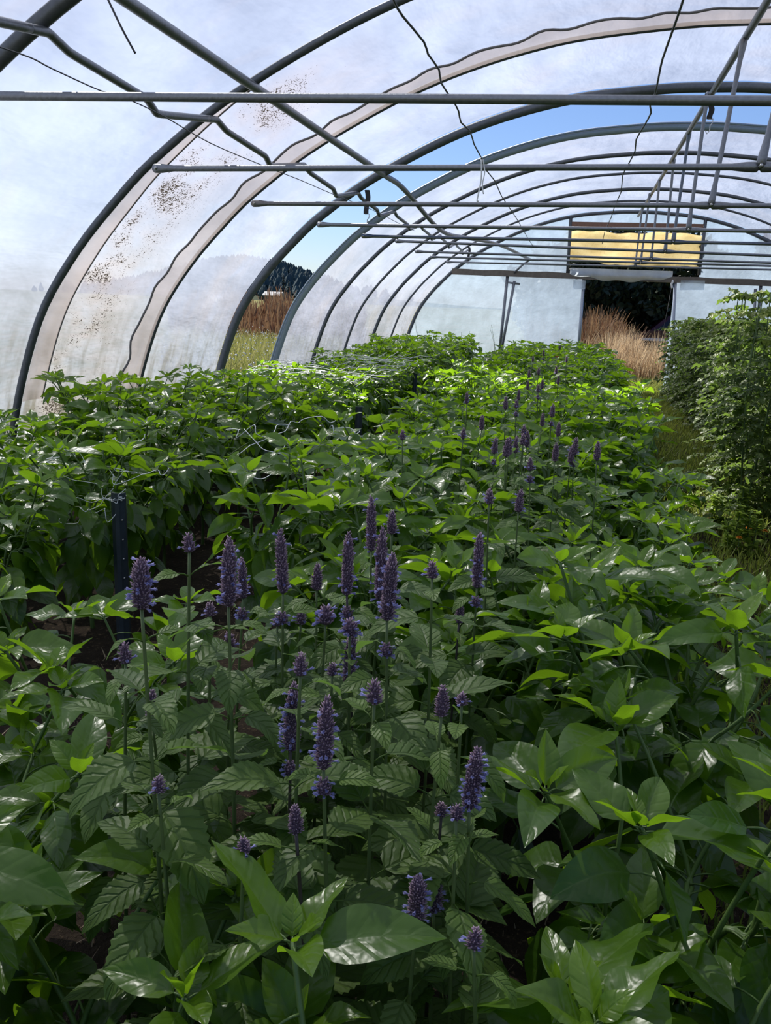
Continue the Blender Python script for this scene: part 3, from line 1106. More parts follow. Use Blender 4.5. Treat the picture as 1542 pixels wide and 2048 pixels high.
for ri, (X, nm) in enumerate(rowsL):
    ys = list(np.arange((2.75, 3.3, 3.9)[ri], 16.7, .50))
    n_ = len(ys)
    for i, y in enumerate(ys):
        sc_ = g.uniform(.93, 1.08) * (1.03 if 4.5 < y < 6 or y > 12 else .97)
        if 7.6 < y < 11.5:
            sc_ *= .92
        pepper(g.randint(len(PEP)), f'bushy film-side pepper plant, {ordinal(i, n_, "the camera", "the back wall")}, {nm}', X + g.uniform(-.06, .06), y + g.uniform(-.07, .07), g.uniform(0, 6.28), sc_, 'pepper plants in the bed along the film')

# ------------------------------------------------------------------ anise hyssop
def spike_mesh(seed, L, R, blue, point=.35, blunt=False, hollow=0):
    g = np.random.RandomState(seed)
    m = MB()
    nr = 14
    f = np.linspace(0, 1, nr)

    def rad(q):
        top = np.clip((1 - q) / point, 0, 1) ** .55
        bot = np.clip(q / .10, .45, 1) ** .5
        return R * top * bot * (.92 + .08 * np.sin(q * L / .012 * 2 * PI))
    rr = np.array([max(.0012, rad(q) * .68) for q in f])
    tube(m, np.c_[np.zeros(nr), np.zeros(nr), f * L], rr, 10, tone=.08, mat=0)
    ring = .0042
    K = max(4, int(L / ring))
    for i in range(K):
        q = (i + .5) / K
        r_ = rad(q)
        cnt = max(4, int(2 * PI * r_ / .0047))
        for j in range(cnt):
            a = 2 * PI * (j + g.uniform(-.35, .35)) / cnt + i * .5
            z = q * L + g.uniform(-.0015, .0015)
            el = g.uniform(.25, .8) + .55 * q
            d = np.array([math.cos(a) * math.cos(el), math.sin(a) * math.cos(el), math.sin(el)])
            b = np.array([math.cos(a) * r_ * .6, math.sin(a) * r_ * .6, z])
            sd = np.array([-math.sin(a), math.cos(a), 0])
            up = np.cross(d, sd)
            ln = (.0080 if q < .85 else .006) * g.uniform(.75, 1.3)
            w = .0012
            tn = np.clip(g.uniform(.2, .85) + .3 * (q > .8), 0, 1)
            V = [b + sd * w, b + up * w, b - sd * w, b - up * w, b + d * ln * .6 + sd * w * 1.1, b + d * ln * .6 + up * w * 1.1, b + d * ln * .6 - sd * w * 1.1, b + d * ln * .6 - up * w * 1.1, b + d * ln + up * .0004]
            Q = [(e, (e + 1) % 4, 4 + (e + 1) % 4, 4 + e) for e in range(4)]
            T = [(4 + e, 4 + (e + 1) % 4, 8) for e in range(4)]
            m.add(V, Q, T, tone=np.r_[np.full(4, tn * .2), np.full(4, tn * .7), tn], mat=0)
            if g.rand() < blue * (1.25 - q) and q < .93:
                # open flower: tube flaring to lips, with two fine stamens
                e2 = g.uniform(-.25, .55)
                d2 = np.array([math.cos(a) * math.cos(e2), math.sin(a) * math.cos(e2), math.sin(e2)])
                u2 = np.cross(d2, sd)
                fl = g.uniform(.0075, .0115)
                b2 = b + d * .003
                V = []
                for s_, wd in ((0, .0009), (.6, .0014), (1.0, .0030)):
                    c = b2 + d2 * fl * s_
                    for e in range(5):
                        an = e * 2 * PI / 5
                        V.append(c + (sd * math.cos(an) + u2 * math.sin(an)) * wd + (d2 * .0012 * (e % 2) if s_ == 1.0 else 0))
                Q = [(k * 5 + e, k * 5 + (e + 1) % 5, (k + 1) * 5 + (e + 1) % 5, (k + 1) * 5 + e) for k in range(2) for e in range(5)]
                m.add(V, Q, tone=g.uniform(.1, 1), mat=1)
                for s_ in (-1, 1):
                    t0 = b2 + d2 * fl * .8
                    t1 = t0 + d2 * .005 + sd * .0016 * s_ + u2 * -.001
                    m.add([t0 + u2 * .0003, t0 - u2 * .0003, t1 - u2 * .0002, t1 + u2 * .0002], [(0, 1, 2, 3)], tone=1.0, mat=1)
    return m.mesh('flower_spike', [M['calyx'], M['corolla']])


SPK = {'long': [spike_mesh(1, .125, .0112, .06), spike_mesh(2, .125, .0108, .08), spike_mesh(12, .125, .0108, .04)],
       'blue': [spike_mesh(3, .125, .0135, .17), spike_mesh(4, .125, .0130, .12)],
       'thick': [spike_mesh(5, .085, .0150, .16, .3)],
       'mid': [spike_mesh(6, .060, .0110, .08, .6), spike_mesh(16, .060, .0110, .05, .6)],
       'bud': [spike_mesh(7, .034, .0105, .05, .85), spike_mesh(8, .038, .0110, .03, .9)],
       'broad': [spike_mesh(9, .026, .0135, .2, .5)]}
SPL = {'long': .125, 'blue': .125, 'thick': .085, 'mid': .06, 'bud': .036, 'broad': .026}


def hyssop(label, top, kind, seed, length=None, lean=(0, 0), whorl=False, group='hyssop stalks in front', lsc=1.0):
    """one upright square stem with opposite toothed leaves, carrying its flower spike at 'top'"""
    g = np.random.RandomState(seed)
    L = SPL[kind]
    k = (length / L) if length else 1.0
    wsc = min(1.25, max(.8, k ** .5)) if length else 1.0
    top = np.array(top, float)
    base_z = top[2] - L * k
    bx, by = top[0] + lean[0], top[1] + lean[1]
    o = thing('hyssop_plant', label, 'hyssop plant', (bx, by, 0), 0, group)
    T = np.array([top[0] - bx, top[1] - by, base_z])
    c = np.array([g.uniform(-.012, .012), g.uniform(-.012, .012), 0])
    path = smooth_path([(0, 0, -.02), T * .33 + c, T * .66 + c * 1.2, T], 6)
    m = len(path)
    st = MB()
    tube(st, path, np.linspace(.0042, .0022, m), 4 if False else 6)
    st.build('stem', M['hstem_dark'] if seed % 7 == 0 else M['hstem'], o)
    lf = MB()
    H = base_z
    z = H - g.uniform(.022, .05)
    az = g.uniform(0, PI)
    i = 0
    nodes = []
    while z > .14:
        p = np.array([np.interp(z, path[:, 2], path[:, 0]), np.interp(z, path[:, 2], path[:, 1]), z])
        nodes.append(p)
        big = min(1, .62 + .14 * i)
        for s_ in (0, PI):
            a_ = az + s_ + g.uniform(-.25, .25)
            Ln = (.115 if i else .075) * big * g.uniform(.8, 1.2) * lsc
            pt = .010 + .018 * big
            q = p + np.array([math.cos(a_), math.sin(a_), .45]) * pt * .9
            tube(lf, [p, (p + q) / 2 + (0, 0, .002), q], .0011, 4, tone=.6)
            leaf(lf, q, a_, g.uniform(-.25, .45), g.uniform(.3, 1.1), Ln, Ln * g.uniform(.47, .58), g.uniform(-.4, .4), g.uniform(.12, .45), .0016, .12, g.uniform(.1, .6) if i else .9,
                 nt=25, nu=7, serr=.055, shape=1)
        az += PI / 2 + g.uniform(-.2, .2)
        z -= g.uniform(.055, .085) * (1 + .1 * min(i, 4))
        i += 1
    lf.build('foliage', M['hyssop'], o)
    ms = SPK[kind][seed % len(SPK[kind])]
    sp = bpy.data.objects.new('flower_spike', ms)
    COL.objects.link(sp)
    sp.parent = o
    sp.location = T
    sp.scale = (wsc, wsc, k)
    sp.rotation_euler = (g.uniform(-.06, .06), g.uniform(-.06, .06), g.uniform(0, 6))
    if whorl and nodes:
        w = bpy.data.objects.new('flower_whorl', SPK['broad'][0])
        COL.objects.link(w)
        w.parent = o
        w.location = nodes[0] - (0, 0, .012)
        w.scale = (.72, .72, .8)
    return o


# (tip x, tip y, foot of spike y, kind, depth, whorl below, label)
NEAR = [
    (280, 1116, 1216, 'thick', .93, 0, 'stout blunt spike standing before the metal stake'),
    (456, 1076, 1212, 'blue', 1.08, 0, 'tall thick pale-tipped spike with open blue flowers, second from the stake'),
    (486, 1116, 1196, 'long', 1.42, 1, 'slim spike half hidden behind the tall pale-tipped one'),
    (378, 1070, 1104, 'bud', 1.12, 0, 'short purple bud above broad pale leaves, beside the stake'),
    (567, 1060, 1186, 'long', 1.40, 1, 'slender violet spike standing clear, between pale-tipped spike and next tall one'),
    (634, 1127, 1180, 'mid', 1.52, 0, 'short pointed spike between two tall violet spikes'),
    (697, 1066, 1190, 'long', 1.42, 1, 'tall violet spike just before the tight cluster'),
    (746, 995, 1102, 'long', 1.62, 0, 'tallest spike of the tight cluster, rising highest'),
    (785, 1022, 1068, 'mid', 1.66, 0, 'short spike beside the tallest one in the cluster'),
    (765, 1058, 1200, 'long', 1.52, 0, 'violet spike in the middle of the tight cluster'),
    (779, 1106, 1240, 'blue', 1.22, 1, 'foremost spike of the cluster, pinkish tip and blue flowers'),
    (961, 1067, 1176, 'long', 1.68, 1, 'lone slender spike standing apart on the path side'),
    (866, 1122, 1156, 'bud', 1.32, 0, 'pale pinkish bud on a long bare light green stem'),
    (920, 1208, 1246, 'mid', 1.66, 0, 'small dark spike low beside the lone slender one'),
    (602, 1218, 1248, 'bud', 1.48, 0, 'small dark bud below the slender violet spike'),
    (555, 1228, 1252, 'bud', 1.46, 0, 'tiny bud leftmost below the slender violet spike'),
    (652, 1214, 1248, 'broad', 1.36, 0, 'broad flat-topped pale flower head amid the front leaves'),
    (250, 1288, 1326, 'bud', 1.08, 0, 'pointed purple bud cupped by pale leaves below the stake'),
    (460, 1262, 1302, 'bud', 1.32, 0, 'small bud under the tall pale-tipped spike'),
    (601, 1310, 1350, 'bud', .98, 0, 'rounded bud on a light stem in front of a blue spike'),
    (583, 1366, 1500, 'blue', 1.06, 1, 'drooping blue spike in shade behind a light stem'),
    (650, 1397, 1537, 'blue', .90, 1, 'large front spike with many open blue flowers'),
    (750, 1358, 1406, 'bud', .98, 0, 'plump mauve bud upright on a thick light green stem'),
    (886, 1373, 1432, 'mid', 1.0, 0, 'conical grey-mauve spike beside the broad pepper leaf'),
    (925, 1386, 1410, 'bud', 1.12, 0, 'tiny pink bud just behind the conical grey-mauve spike'),
    (700, 1262, 1372, 'blue', 1.34, 0, 'shaded blue spike partly hidden by leaves below the cluster'),
    (947, 1492, 1617, 'blue', .95, 0, 'spike with pinkish tip leaning by the broad pepper leaf'),
    (593, 1610, 1666, 'mid', .86, 0, 'dark shaded bud low under the large front spike'),
    (316, 1553, 1584, 'bud', .86, 0, 'small round violet bud over wide leaves at the stake side'),
    (488, 1678, 1708, 'bud', .82, 0, 'small round violet bud seen from above between two long leaves'),
    (838, 1755, 1840, 'thick', .86, 0, 'stubby blue spike nearest the lower edge'),
    (872, 1748, 1822, 'thick', .96, 0, 'stubby shaded spike right behind the nearest blue one'),
    (950, 1856, 1896, 'bud', .78, 0, 'mauve bud just above the big pepper leaf at the lower edge'),
    (914, 1612, 1638, 'bud', .93, 0, 'dark bud low beside the leaning pinkish spike'),
    (884, 1606, 1632, 'bud', 1.02, 0, 'tiny pink bud low beside the dark bud'),
    (303, 1383, 1448, 'mid', 1.22, 0, 'blue-flowered spike lying half hidden behind a stem under the stout one'),
    (420, 1205, 1232, 'bud', 1.2, 0, 'tiny twin bud between the stout spike and the pale-tipped one'),
    (700, 1240, 1270, 'broad', 1.3, 0, 'ragged flower whorl just below the cluster'),
    (665, 1325, 1350, 'bud', 1.25, 0, 'small violet flower tuft among front leaves'),
]
g = np.random.RandomState(77)
for i, (x, y0, y1, kd, dep, wh, lb) in enumerate(NEAR):
    T = at_y(x, y0, dep)
    B = at_y(x, y1, dep)
    Ls = T[2] - B[2]
    # the nearer end of the view foreshortens an upright spike
    dn = np.linalg.norm(T - CAM_P)
    hyssop('anise hyssop, ' + lb, T, kd, 400 + i, Ls, (g.uniform(-.03, .03), g.uniform(-.03, .05)), bool(wh))

MID = [(955, 829, 'mid'), (985, 872, 'mid'), (1000, 878, 'mid'), (1020, 872, 'mid'), (1036, 876, 'mid'), (1056, 862, 'mid'), (1062, 918, 'bud'), (980, 978, 'bud'), (1040, 980, 'mid'), (1047, 868, 'bud'),
       (1130, 846, 'mid'), (1151, 876, 'mid'), (1113, 886, 'mid'), (1135, 890, 'mid'), (1197, 884, 'mid'), (1075, 826, 'mid'), (1095, 806, 'mid'), (815, 858, 'bud'), (943, 786, 'mid'), (1010, 795, 'mid'),
       (1047, 780, 'mid'), (1035, 800, 'bud'), (1080, 735, 'mid'), (1120, 733, 'mid'), (1092, 758, 'mid'), (1064, 762, 'mid'), (1078, 770, 'bud'), (1108, 752, 'mid'), (927, 858, 'bud'), (1040, 850, 'bud'),
       (1118, 690, 'mid'), (1095, 700, 'mid'), (1070, 712, 'mid'), (1140, 712, 'mid'), (1060, 740, 'mid')]
order = sorted(range(len(MID)), key=lambda i: -MID[i][1])
hy_proto = {}
for n_, i in enumerate(order):
    x, y, kd = MID[i]
    T = at_z(x, y, 1.06 + .03 * math.sin(i * 3.7))
    if T[1] > 13:
        T = at_y(x, y, 11 + (i % 4) * .8)
    lb = f'anise hyssop with dark violet spike farther down the centre bed, {ordinal(n_, len(order), "the front hyssops", "the back wall")}'
    v = i % 5
    key = (v, kd)
    if key not in hy_proto:
        hy_proto[key] = (hyssop(lb, T, kd, 600 + v * 7 + (kd == 'mid'), None, (g.uniform(-.03, .03), g.uniform(-.03, .03)), v == 1, 'hyssops farther down the centre bed'), T[2])
    else:
        src, zt = hy_proto[key]
        k = T[2] / zt
        sxy = Vector((0, 0, 0))
        copy_thing(src, lb, (T[0], T[1], 0), g.uniform(0, 6), k, group='hyssops farther down the centre bed')

# red flower far down the bed
P = at_y(1115, 716, 12.5)
o = thing('red_flower', 'single red flower among the far peppers of the centre bed', 'flower', (P[0], P[1], 0))
m = MB()
tube(m, [(0, 0, 0), (.01, 0, P[2] * .5), (0, 0, P[2])], .004, 6)
m.build('stem', M['stem'], o)
m = MB()
for k in range(3):
    for j in range(9):
        leaf(m, (0, 0, P[2]), j * .7 + k * .3, .1 + .45 * k, .3, .06 - .012 * k, .04, 0, .2, shape=2, nt=5, nu=3)
m.build('petals', M['petal_red'], o)

# ------------------------------------------------------------------ tomatoes
def tomato_variant(seed, H, rad, nl=95):
    g = np.random.RandomState(seed)
    st, lf = MB(), MB()
    for s_ in range(3):
        a = g.uniform(0, 6.28)
        pth = smooth_path([(0, 0, -.02), (math.cos(a) * .06, math.sin(a) * .06, H * .35), (math.cos(a) * .1, math.sin(a) * .1, H * .7), (math.cos(a) * .08, math.sin(a) * .08, H)], 5)
        tube(st, pth, np.linspace(.009, .004, len(pth)), 6)
        for i in range(nl // 3):
            f = g.uniform(.06, 1)
            p = pth[int(f * (len(pth) - 1))]
            az = g.uniform(0, 6.28)
            Lr = rad * g.uniform(.55, 1.1) * (1 if f < .85 else .7)
            e = g.uniform(.0, .7) if f < .8 else g.uniform(.3, 1.1)
            q, pos = [p.copy()], p.copy()
            nseg = 6
            for k in range(nseg):
                ee = e - 1.2 * (k / nseg)
                pos = pos + np.array([math.cos(az) * math.cos(ee), math.sin(az) * math.cos(ee), math.sin(ee)]) * Lr / nseg
                q.append(pos.copy())
            tube(st, q, np.linspace(.003, .0012, len(q)), 4)
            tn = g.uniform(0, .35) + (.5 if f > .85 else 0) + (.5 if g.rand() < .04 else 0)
            for k in range(2, nseg + 1):
                for s2 in ((-1, 1) if k < nseg else (0,)):
                    L = g.uniform(.05, .085) * (1.2 if k == nseg else 1)
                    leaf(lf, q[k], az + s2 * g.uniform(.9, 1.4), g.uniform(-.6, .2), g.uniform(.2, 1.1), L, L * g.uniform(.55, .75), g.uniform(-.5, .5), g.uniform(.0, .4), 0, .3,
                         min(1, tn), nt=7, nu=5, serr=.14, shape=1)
    return st.mesh('stem', M['stem']), lf.mesh('foliage', M['tomato'])


TOM = [tomato_variant(200 + i, H, r) for i, (H, r) in enumerate(((1.25, .34), (1.32, .36), (1.18, .33), (1.3, .38)))]
TALL = tomato_variant(210, 1.85, .34, 105)
tproto = {}


def tomato(key, meshes, label, x, y, rz, s_):
    if key not in tproto:
        o = thing('tomato_plant', label, 'tomato plant', (x, y, 0), rz, 'tomato plants along the grass path', s_)
        for nm, me in zip(('stem', 'foliage'), meshes):
            c = bpy.data.objects.new(nm, me)
            COL.objects.link(c)
            c.parent = o
        tproto[key] = o
    else:
        o = copy_thing(tproto[key], label, (x, y, 0), rz, s_, group='tomato plants along the grass path')
    return o


g = np.random.RandomState(9)
for ri, (X, nm) in enumerate(((1.78, 'front row along the grass path'), (2.32, 'second row behind the front row'), (2.95, 'third row, mostly hidden'))):
    ys = list(np.arange(4.6 + .25 * ri + (1.0 * ri), 16.9, .52))
    if ri == 2:
        ys = [y for y in ys if y > 8]
    for i, y in enumerate(ys):
        s_ = g.uniform(.92, 1.08)
        if ri == 0 and y < 7:
            s_ *= .97

        v = g.randint(4)
        tomato(v, TOM[v], f'dense tomato plant, {ordinal(i, len(ys), "the camera", "the back wall")}, {nm}', X + g.uniform(-.06, .06), y, g.uniform(0, 6.28), s_)
for (px, py, yy, s_, lb) in ((1490, 570, 7.6, 1.0, 'tall staked tomato plant rising above the rest near the picture edge'), (1530, 575, 7.0, 1.0, 'tall yellowish tomato plant at the very picture edge'), (1545, 600, 6.3, .95, 'tall dark tomato plant nearest the camera')):
    P = at_y(px, py, yy)
    tomato('tall', TALL, lb, P[0], P[1], g.uniform(0, 6.28), P[2] / 1.9)
# yellow tomato flowers, marigolds and bright weeds at the edge of the path
for k, (px, py, yy, lb) in enumerate(((1441, 690, 11.0, 'yellow tomato flower cluster on top of the dense plants'), (1448, 680, 11.2, 'upper yellow flower cluster above the tomato plants'))):
    P = at_y(px, py, yy)
    o = thing('tomato_flower', lb, 'flower', tuple(P - (0, 0, .15)))
    m = MB()
    tube(m, [(0, 0, 0), (0, .005, .08), (0, 0, .15)], .003, 5)
    m.build('stem', M['stem'], o)
    m = MB()
    for j in range(14):
        leaf(m, (0, 0, .14), j * 2.4, g.uniform(-.3, 1.2), .3, .045, .03, 0, .2, shape=2, nt=4, nu=3)
    m.build('petals', M['petal_yellow'], o)
for k, (px, py, lb) in enumerate(((1497, 1056, 'low orange marigold at the foot of the tomatoes'), (1530, 1062, 'orange marigold nearest the picture edge'), (1478, 1075, 'small orange marigold by the grass path'))):
    P = at_z(px, py, .12)
    o = thing('marigold', lb, 'marigold', (P[0], P[1], 0), 0, 'marigolds under the tomatoes')
    m = MB()
    tube(m, [(0, 0, -.01), (.005, 0, .06), (0, 0, .12)], .003, 5)
    m.build('stem', M['stem'], o)
    m = MB()
    for j in range(12):
        leaf(m, (0, 0, g.uniform(.02, .1)), j * 2.4, .4, .5, .05, .02, 0, .2, shape=2, nt=5, nu=3, tone=.3)
    m.build('foliage', M['weed'], o)
    m = MB()
    for kk in range(3):
        for j in range(8):
            leaf(m, (0, 0, .12), j * .785 + kk * .4, .1 + .5 * kk, .3, .024 - .005 * kk, .016, 0, .2, shape=2, nt=4, nu=3)
    m.build('petals', M['petal_orange'], o)


def weed(name, label, x, y, H, seed, mat, nl=40, L=.06, thin=.3, group=None):
    g = np.random.RandomState(seed)
    o = thing(name, label, 'weed', (x, y, 0), 0, group)
    st, lf = MB(), MB()
    for s_ in range(3):
        a = g.uniform(0, 6.28)
        pth = smooth_path([(0, 0, -.02), (math.cos(a) * .04, math.sin(a) * .04, H * .5), (math.cos(a) * H * .12, math.sin(a) * H * .12, H * g.uniform(.75, 1))], 5)
        tube(st, pth, np.linspace(.005, .002, len(pth)), 5)
        for i in range(nl):
            f = g.uniform(.1, 1)
            p = pth[int(f * (len(pth) - 1))]
            l_ = L * g.uniform(.6, 1.2) * (1.2 - .5 * f)
            leaf(lf, p, g.uniform(0, 6.28), g.uniform(0, .9), g.uniform(.2, 1.0), l_, l_ * thin, 0, .2, 0, .2, g.uniform(0, 1), nt=6, nu=3, shape=1)
    st.build('stem', M['stem'], o)
    lf.build('foliage', mat, o)
    return o


for k, (px, py, z, lb) in enumerate(((1478, 890, .52, 'bright yellow-green weed lit by the sun at the foot of the tomatoes'), (1500, 960, .42, 'tall light green weed between pepper and tomato by the path'), (1470, 1000, .34, 'leafy light green weed on the path edge'),
                                     (1515, 1020, .3, 'low bright weed beside the marigolds'), (1440, 985, .26, 'low pale weed at the grass path edge'))):
    P = at_z(px, py, z)
    weed('bright_weed', lb, P[0], P[1], z, 300 + k, M['weed'], 34, .07, .6, 'weeds along the path')
# thin weeds in front of the milky end panels and the film foot
for k, (px, py, yy, lb) in enumerate(((998, 628, 17.2, 'thin seeding weed beside the dark wall post'), (905, 655, 17.1, 'wispy weed against the milky back panel'), (930, 655, 17.25, 'short wispy weed next to the taller one at the back panel'),
                                      (845, 640, 16.6, 'dark seeding weed at the foot of the end hoop'), (775, 665, 15.5, 'feathery weed rising at the film beyond the gap'))):
    P = at_y(px, py, yy)
    weed('thin_weed', lb, P[0], P[1], P[2], 330 + k, M['weed'], 26, .05, .22, 'thin weeds by the back wall')
for k, (px, py, yy, x_, lb) in enumerate(((345, 700, 7.0, -3.70, 'dark weed pressed against the outside of the clean film'), (312, 745, 6.6, -3.70, 'low weed outside the film beside the slim hoop'), (150, 790, 5.3, -3.72, 'thin weed outside the grimy film'))):
    P = at_x(px, py, x_)
    weed('outer_weed', lb, P[0], P[1], P[2], 350 + k, M['scrub'], 90, .10, .45, 'weeds outside the film')

# ------------------------------------------------------------------ stakes and twine
def stake(label, px, py, y, w, mat, holes=True, group='stakes of the bed along the film'):
    P = at_y(px, py, y)
    o = thing('metal_stake', label, 'stake', (P[0], P[1], 0), .15, group)
    H = P[2]
    m = MB()
    prf = [(-w, .012), (-w, -.004), (-w * .55, -.012), (-w * .3, -.018), (w * .3, -.018), (w * .55, -.012), (w, -.004), (w, .012), (w * .8, .012), (w * .8, .0), (w * .3, -.012), (-w * .3, -.012), (-w * .8, .0), (-w * .8, .012)]
    k = len(prf)
    zs = [-.05, H * .5, H - .004, H]
    V = [(x * (1 if z < H else .97), yy, z) for z in zs for x, yy in prf]
    q = [(i * k + j, i * k + (j + 1) % k, (i + 1) * k + (j + 1) % k, (i + 1) * k + j) for i in range(3) for j in range(k)]
    m.add(V, q)
    c = 3 * k
    m.add([V[c + j] for j in range(k)], [(0, 1, 12, 13), (1, 2, 11, 12), (2, 3, 10, 11), (3, 4, 5, 10), (5, 6, 9, 10), (6, 7, 8, 9)])
    m.build('channel', mat, o, smooth=False)
    if holes:
        for i in range(5):
            z = H - .03 - i * .085
            mm = MB()
            tube(mm, [(w * .7, -.012, z), (w * .7, -.017, z), (w * .7, -.02, z + .001)], [.004, .004, .0035], 6)
            mm.build('hole_glint', M['bolt'], o)  # bright pegs standing in for light glinting at the holes
    return o, P


S1, P1 = stake('dark blue-grey channel stake tangled with white twine near the front hyssops', 236, 985, 3.15, .029, M['stake'])
S2, P2 = stake('dark stake half hidden between the beds, farther from the camera', 718, 813, 6.7, .028, M['stake'], False)
S3, P3 = stake('pale stake standing by the far film wall', 648, 732, 10.6, .04, M['stake_pale'], False)
S4, P4 = stake('hidden-topped dark stake beyond the second one', 830, 742, 10.2, .025, M['stake'], False)


def twine(pts, label, r=.0016, jit=.012, seed=0, n=4):
    g = np.random.RandomState(seed)
    P = []
    for a, b in zip(pts[:-1], pts[1:]):
        a, b = np.array(a), np.array(b)
        for t in np.linspace(0, 1, n, endpoint=False):
            P.append(a * (1 - t) + b * t + g.normal(0, jit, 3))
    P.append(np.array(pts[-1]))
    m = MB()
    tube(m, smooth_path(P, 3), r, 4)
    return tag(m.build('twine', M['twine']), label, 'twine', 'white twine of the trellis net')


g = np.random.RandomState(21)
x1, y1_, z1 = P1
twine([(x1 - .03, y1_ - .03, .66), (x1, y1_ - .034, .655), (x1 + .033, y1_ - .01, .66), (x1 + .02, y1_ + .03, .662), (x1 - .03, y1_ + .02, .66), (x1 - .035, y1_ - .02, .655)], 'white twine loop wound round the dark stake below its top', .0018, .001, 1)
for k, (dx, dy, dz, z0, lb) in enumerate(((-.42, .02, .09, .66, 'twine end straying from the stake towards the picture edge'), (-.22, -.06, -.13, .70, 'twine strand curling down beside the stake'), (-.2, .02, .10, .745, 'twine strand from the stake top towards the film'),
                                         (.13, -.05, .07, .72, 'twine strand curling off the stake on the hyssop side'), (.20, .1, .05, .74, 'thin twine from the stake top into the pepper leaves'), (-.12, -.05, .02, .60, 'short twine end hanging at the stake'),
                                         (.07, -.03, .06, .655, 'tiny twine tuft at the loop on the stake'), (-.3, -.03, .16, .63, 'slack twine crossing below the stake loop'))):
    a = np.array([x1, y1_ - .03, z0])
    b = a + (dx, dy, dz)
    twine([a, a * .5 + b * .5 + g.normal(0, .03, 3), b], lb, .0015, .016, 40 + k)
# strands lying over the near peppers of the bed along the film
for k, (q, lb) in enumerate((([(95, 882), (150, 895), (215, 885), (290, 868)], 'twine strand lying on the peppers below the grimy film'), ([(130, 880), (100, 905), (110, 925)], 'twine curl on the peppers nearest the grimy film'),
                             ([(480, 905), (540, 870), (600, 840), (680, 835)], 'long twine strand stretched over the middle peppers'), ([(500, 860), (560, 910), (545, 935), (470, 950)], 'slack twine hanging off the middle peppers'),
                             ([(450, 848), (520, 868), (580, 850)], 'thin twine across the pepper tops'), ([(600, 870), (570, 905), (540, 940)], 'twine strand hanging towards the bed edge'),
                             ([(660, 862), (700, 868), (720, 862)], 'short twine tied to the second stake'))):
    pts = [at_z(x, y, .83 - .0011 * max(0, y - 860)) for x, y in q]
    twine(pts, lb, .0022, .02, 60 + k)
# the net stretched over the bed beyond the open gap
m = MB()
for i in range(9):
    X = -3.25 + i * .17
    ys = np.linspace(7.3, 11.6, 22)
    tube(m, np.c_[X + g.normal(0, .012, 22), ys, .79 + .03 * np.sin(ys * 3 + i) + g.normal(0, .008, 22)], .0028, 4)
for j in range(11):
    y = 7.4 + j * .38
    X = np.linspace(-3.25, -1.85, 9)
    tube(m, np.c_[X, y + g.normal(0, .03, 9), .79 + .03 * np.sin(y * 3 + X * 4) + g.normal(0, .008, 9)], .0026, 4)
tag(m.build('trellis_net', M['twine']), 'white string trellis net stretched over the peppers beside the open gap', 'trellis net')
# one loose white string near the camera over dark soil
twine([at_z(1308, 1860, .25), at_z(1380, 1885, .26), at_z(1440, 1910, .25), at_z(1514, 1952, .24)], 'loose white string hanging over the dark soil in the near corner', .0012, .002, 90)

# ------------------------------------------------------------------ grass and field
def blades(name, mat, label, X, Y, H, W, tone, seed, lean=.35, cat='grass', seg=3):
    g = np.random.RandomState(seed)
    n = len(X)
    a = g.uniform(0, 2 * PI, n)
    ln = g.uniform(0, lean, n) * H
    side = np.stack([-np.sin(a), np.cos(a), np.zeros(n)], -1)
    fwd = np.stack([np.cos(a), np.sin(a), np.zeros(n)], -1)
    base = np.stack([X, Y, np.full(n, -.03)], -1)
    rows = []
    for f in np.linspace(0, 1, seg):
        c = base + fwd * (ln * f ** 2)[:, None] + np.stack([np.zeros(n), np.zeros(n), (H + .03) * f * (1 - .12 * f)], -1)
        w = (W * (1 - .8 * f))[:, None] if not np.isscalar(W) else W * (1 - .8 * f)
        rows += [c - side * w, c + side * w]
    V = np.stack(rows, 1)
    k = 2 * seg
    b = (np.arange(n) * k)[:, None]
    Q = np.concatenate([np.concatenate([b + 2 * i, b + 2 * i + 1, b + 2 * i + 3, b + 2 * i + 2], 1) for i in range(seg - 1)])
    m = MB()
    m.add(V.reshape(-1, 3), Q, tone=np.repeat(tone, k))
    return tag(m.build(name, mat, smooth=False), label, cat, kind='stuff')


g = np.random.RandomState(31)
n = 42000
X, Y = g.uniform(.35, 1.75, n), g.uniform(1.2, 18.2, n)
blades('grass', M['grass'], 'short green grass and clover covering the path between peppers and tomatoes', X, Y, g.uniform(.03, .11, n), .004 + .004 * g.rand(n), np.clip(g.rand(n) * .7 + .3 * (Y > 11), 0, 1), 1, .9)  # far stretch toned lighter: sunlight on the path put into the blade colour
n = 3500
X, Y = g.uniform(-1.85, -1.2, n), g.uniform(2.0, 12, n)
blades('straw', M['straw'], 'brown straw mulch strewn between the two pepper beds', X, Y, g.uniform(.005, .03, n), .0025 + .002 * g.rand(n), g.rand(n), 2, 3.0, 'straw')
n = 2500
X, Y = g.uniform(-1.6, .6, n), g.uniform(.2, 2.5, n)
blades('straw', M['straw'], 'dark straw and grass bits on the soil under the front peppers', X, Y, g.uniform(.005, .04, n), .002 + .0015 * g.rand(n), g.rand(n) * .6, 3, 2.5, 'straw')
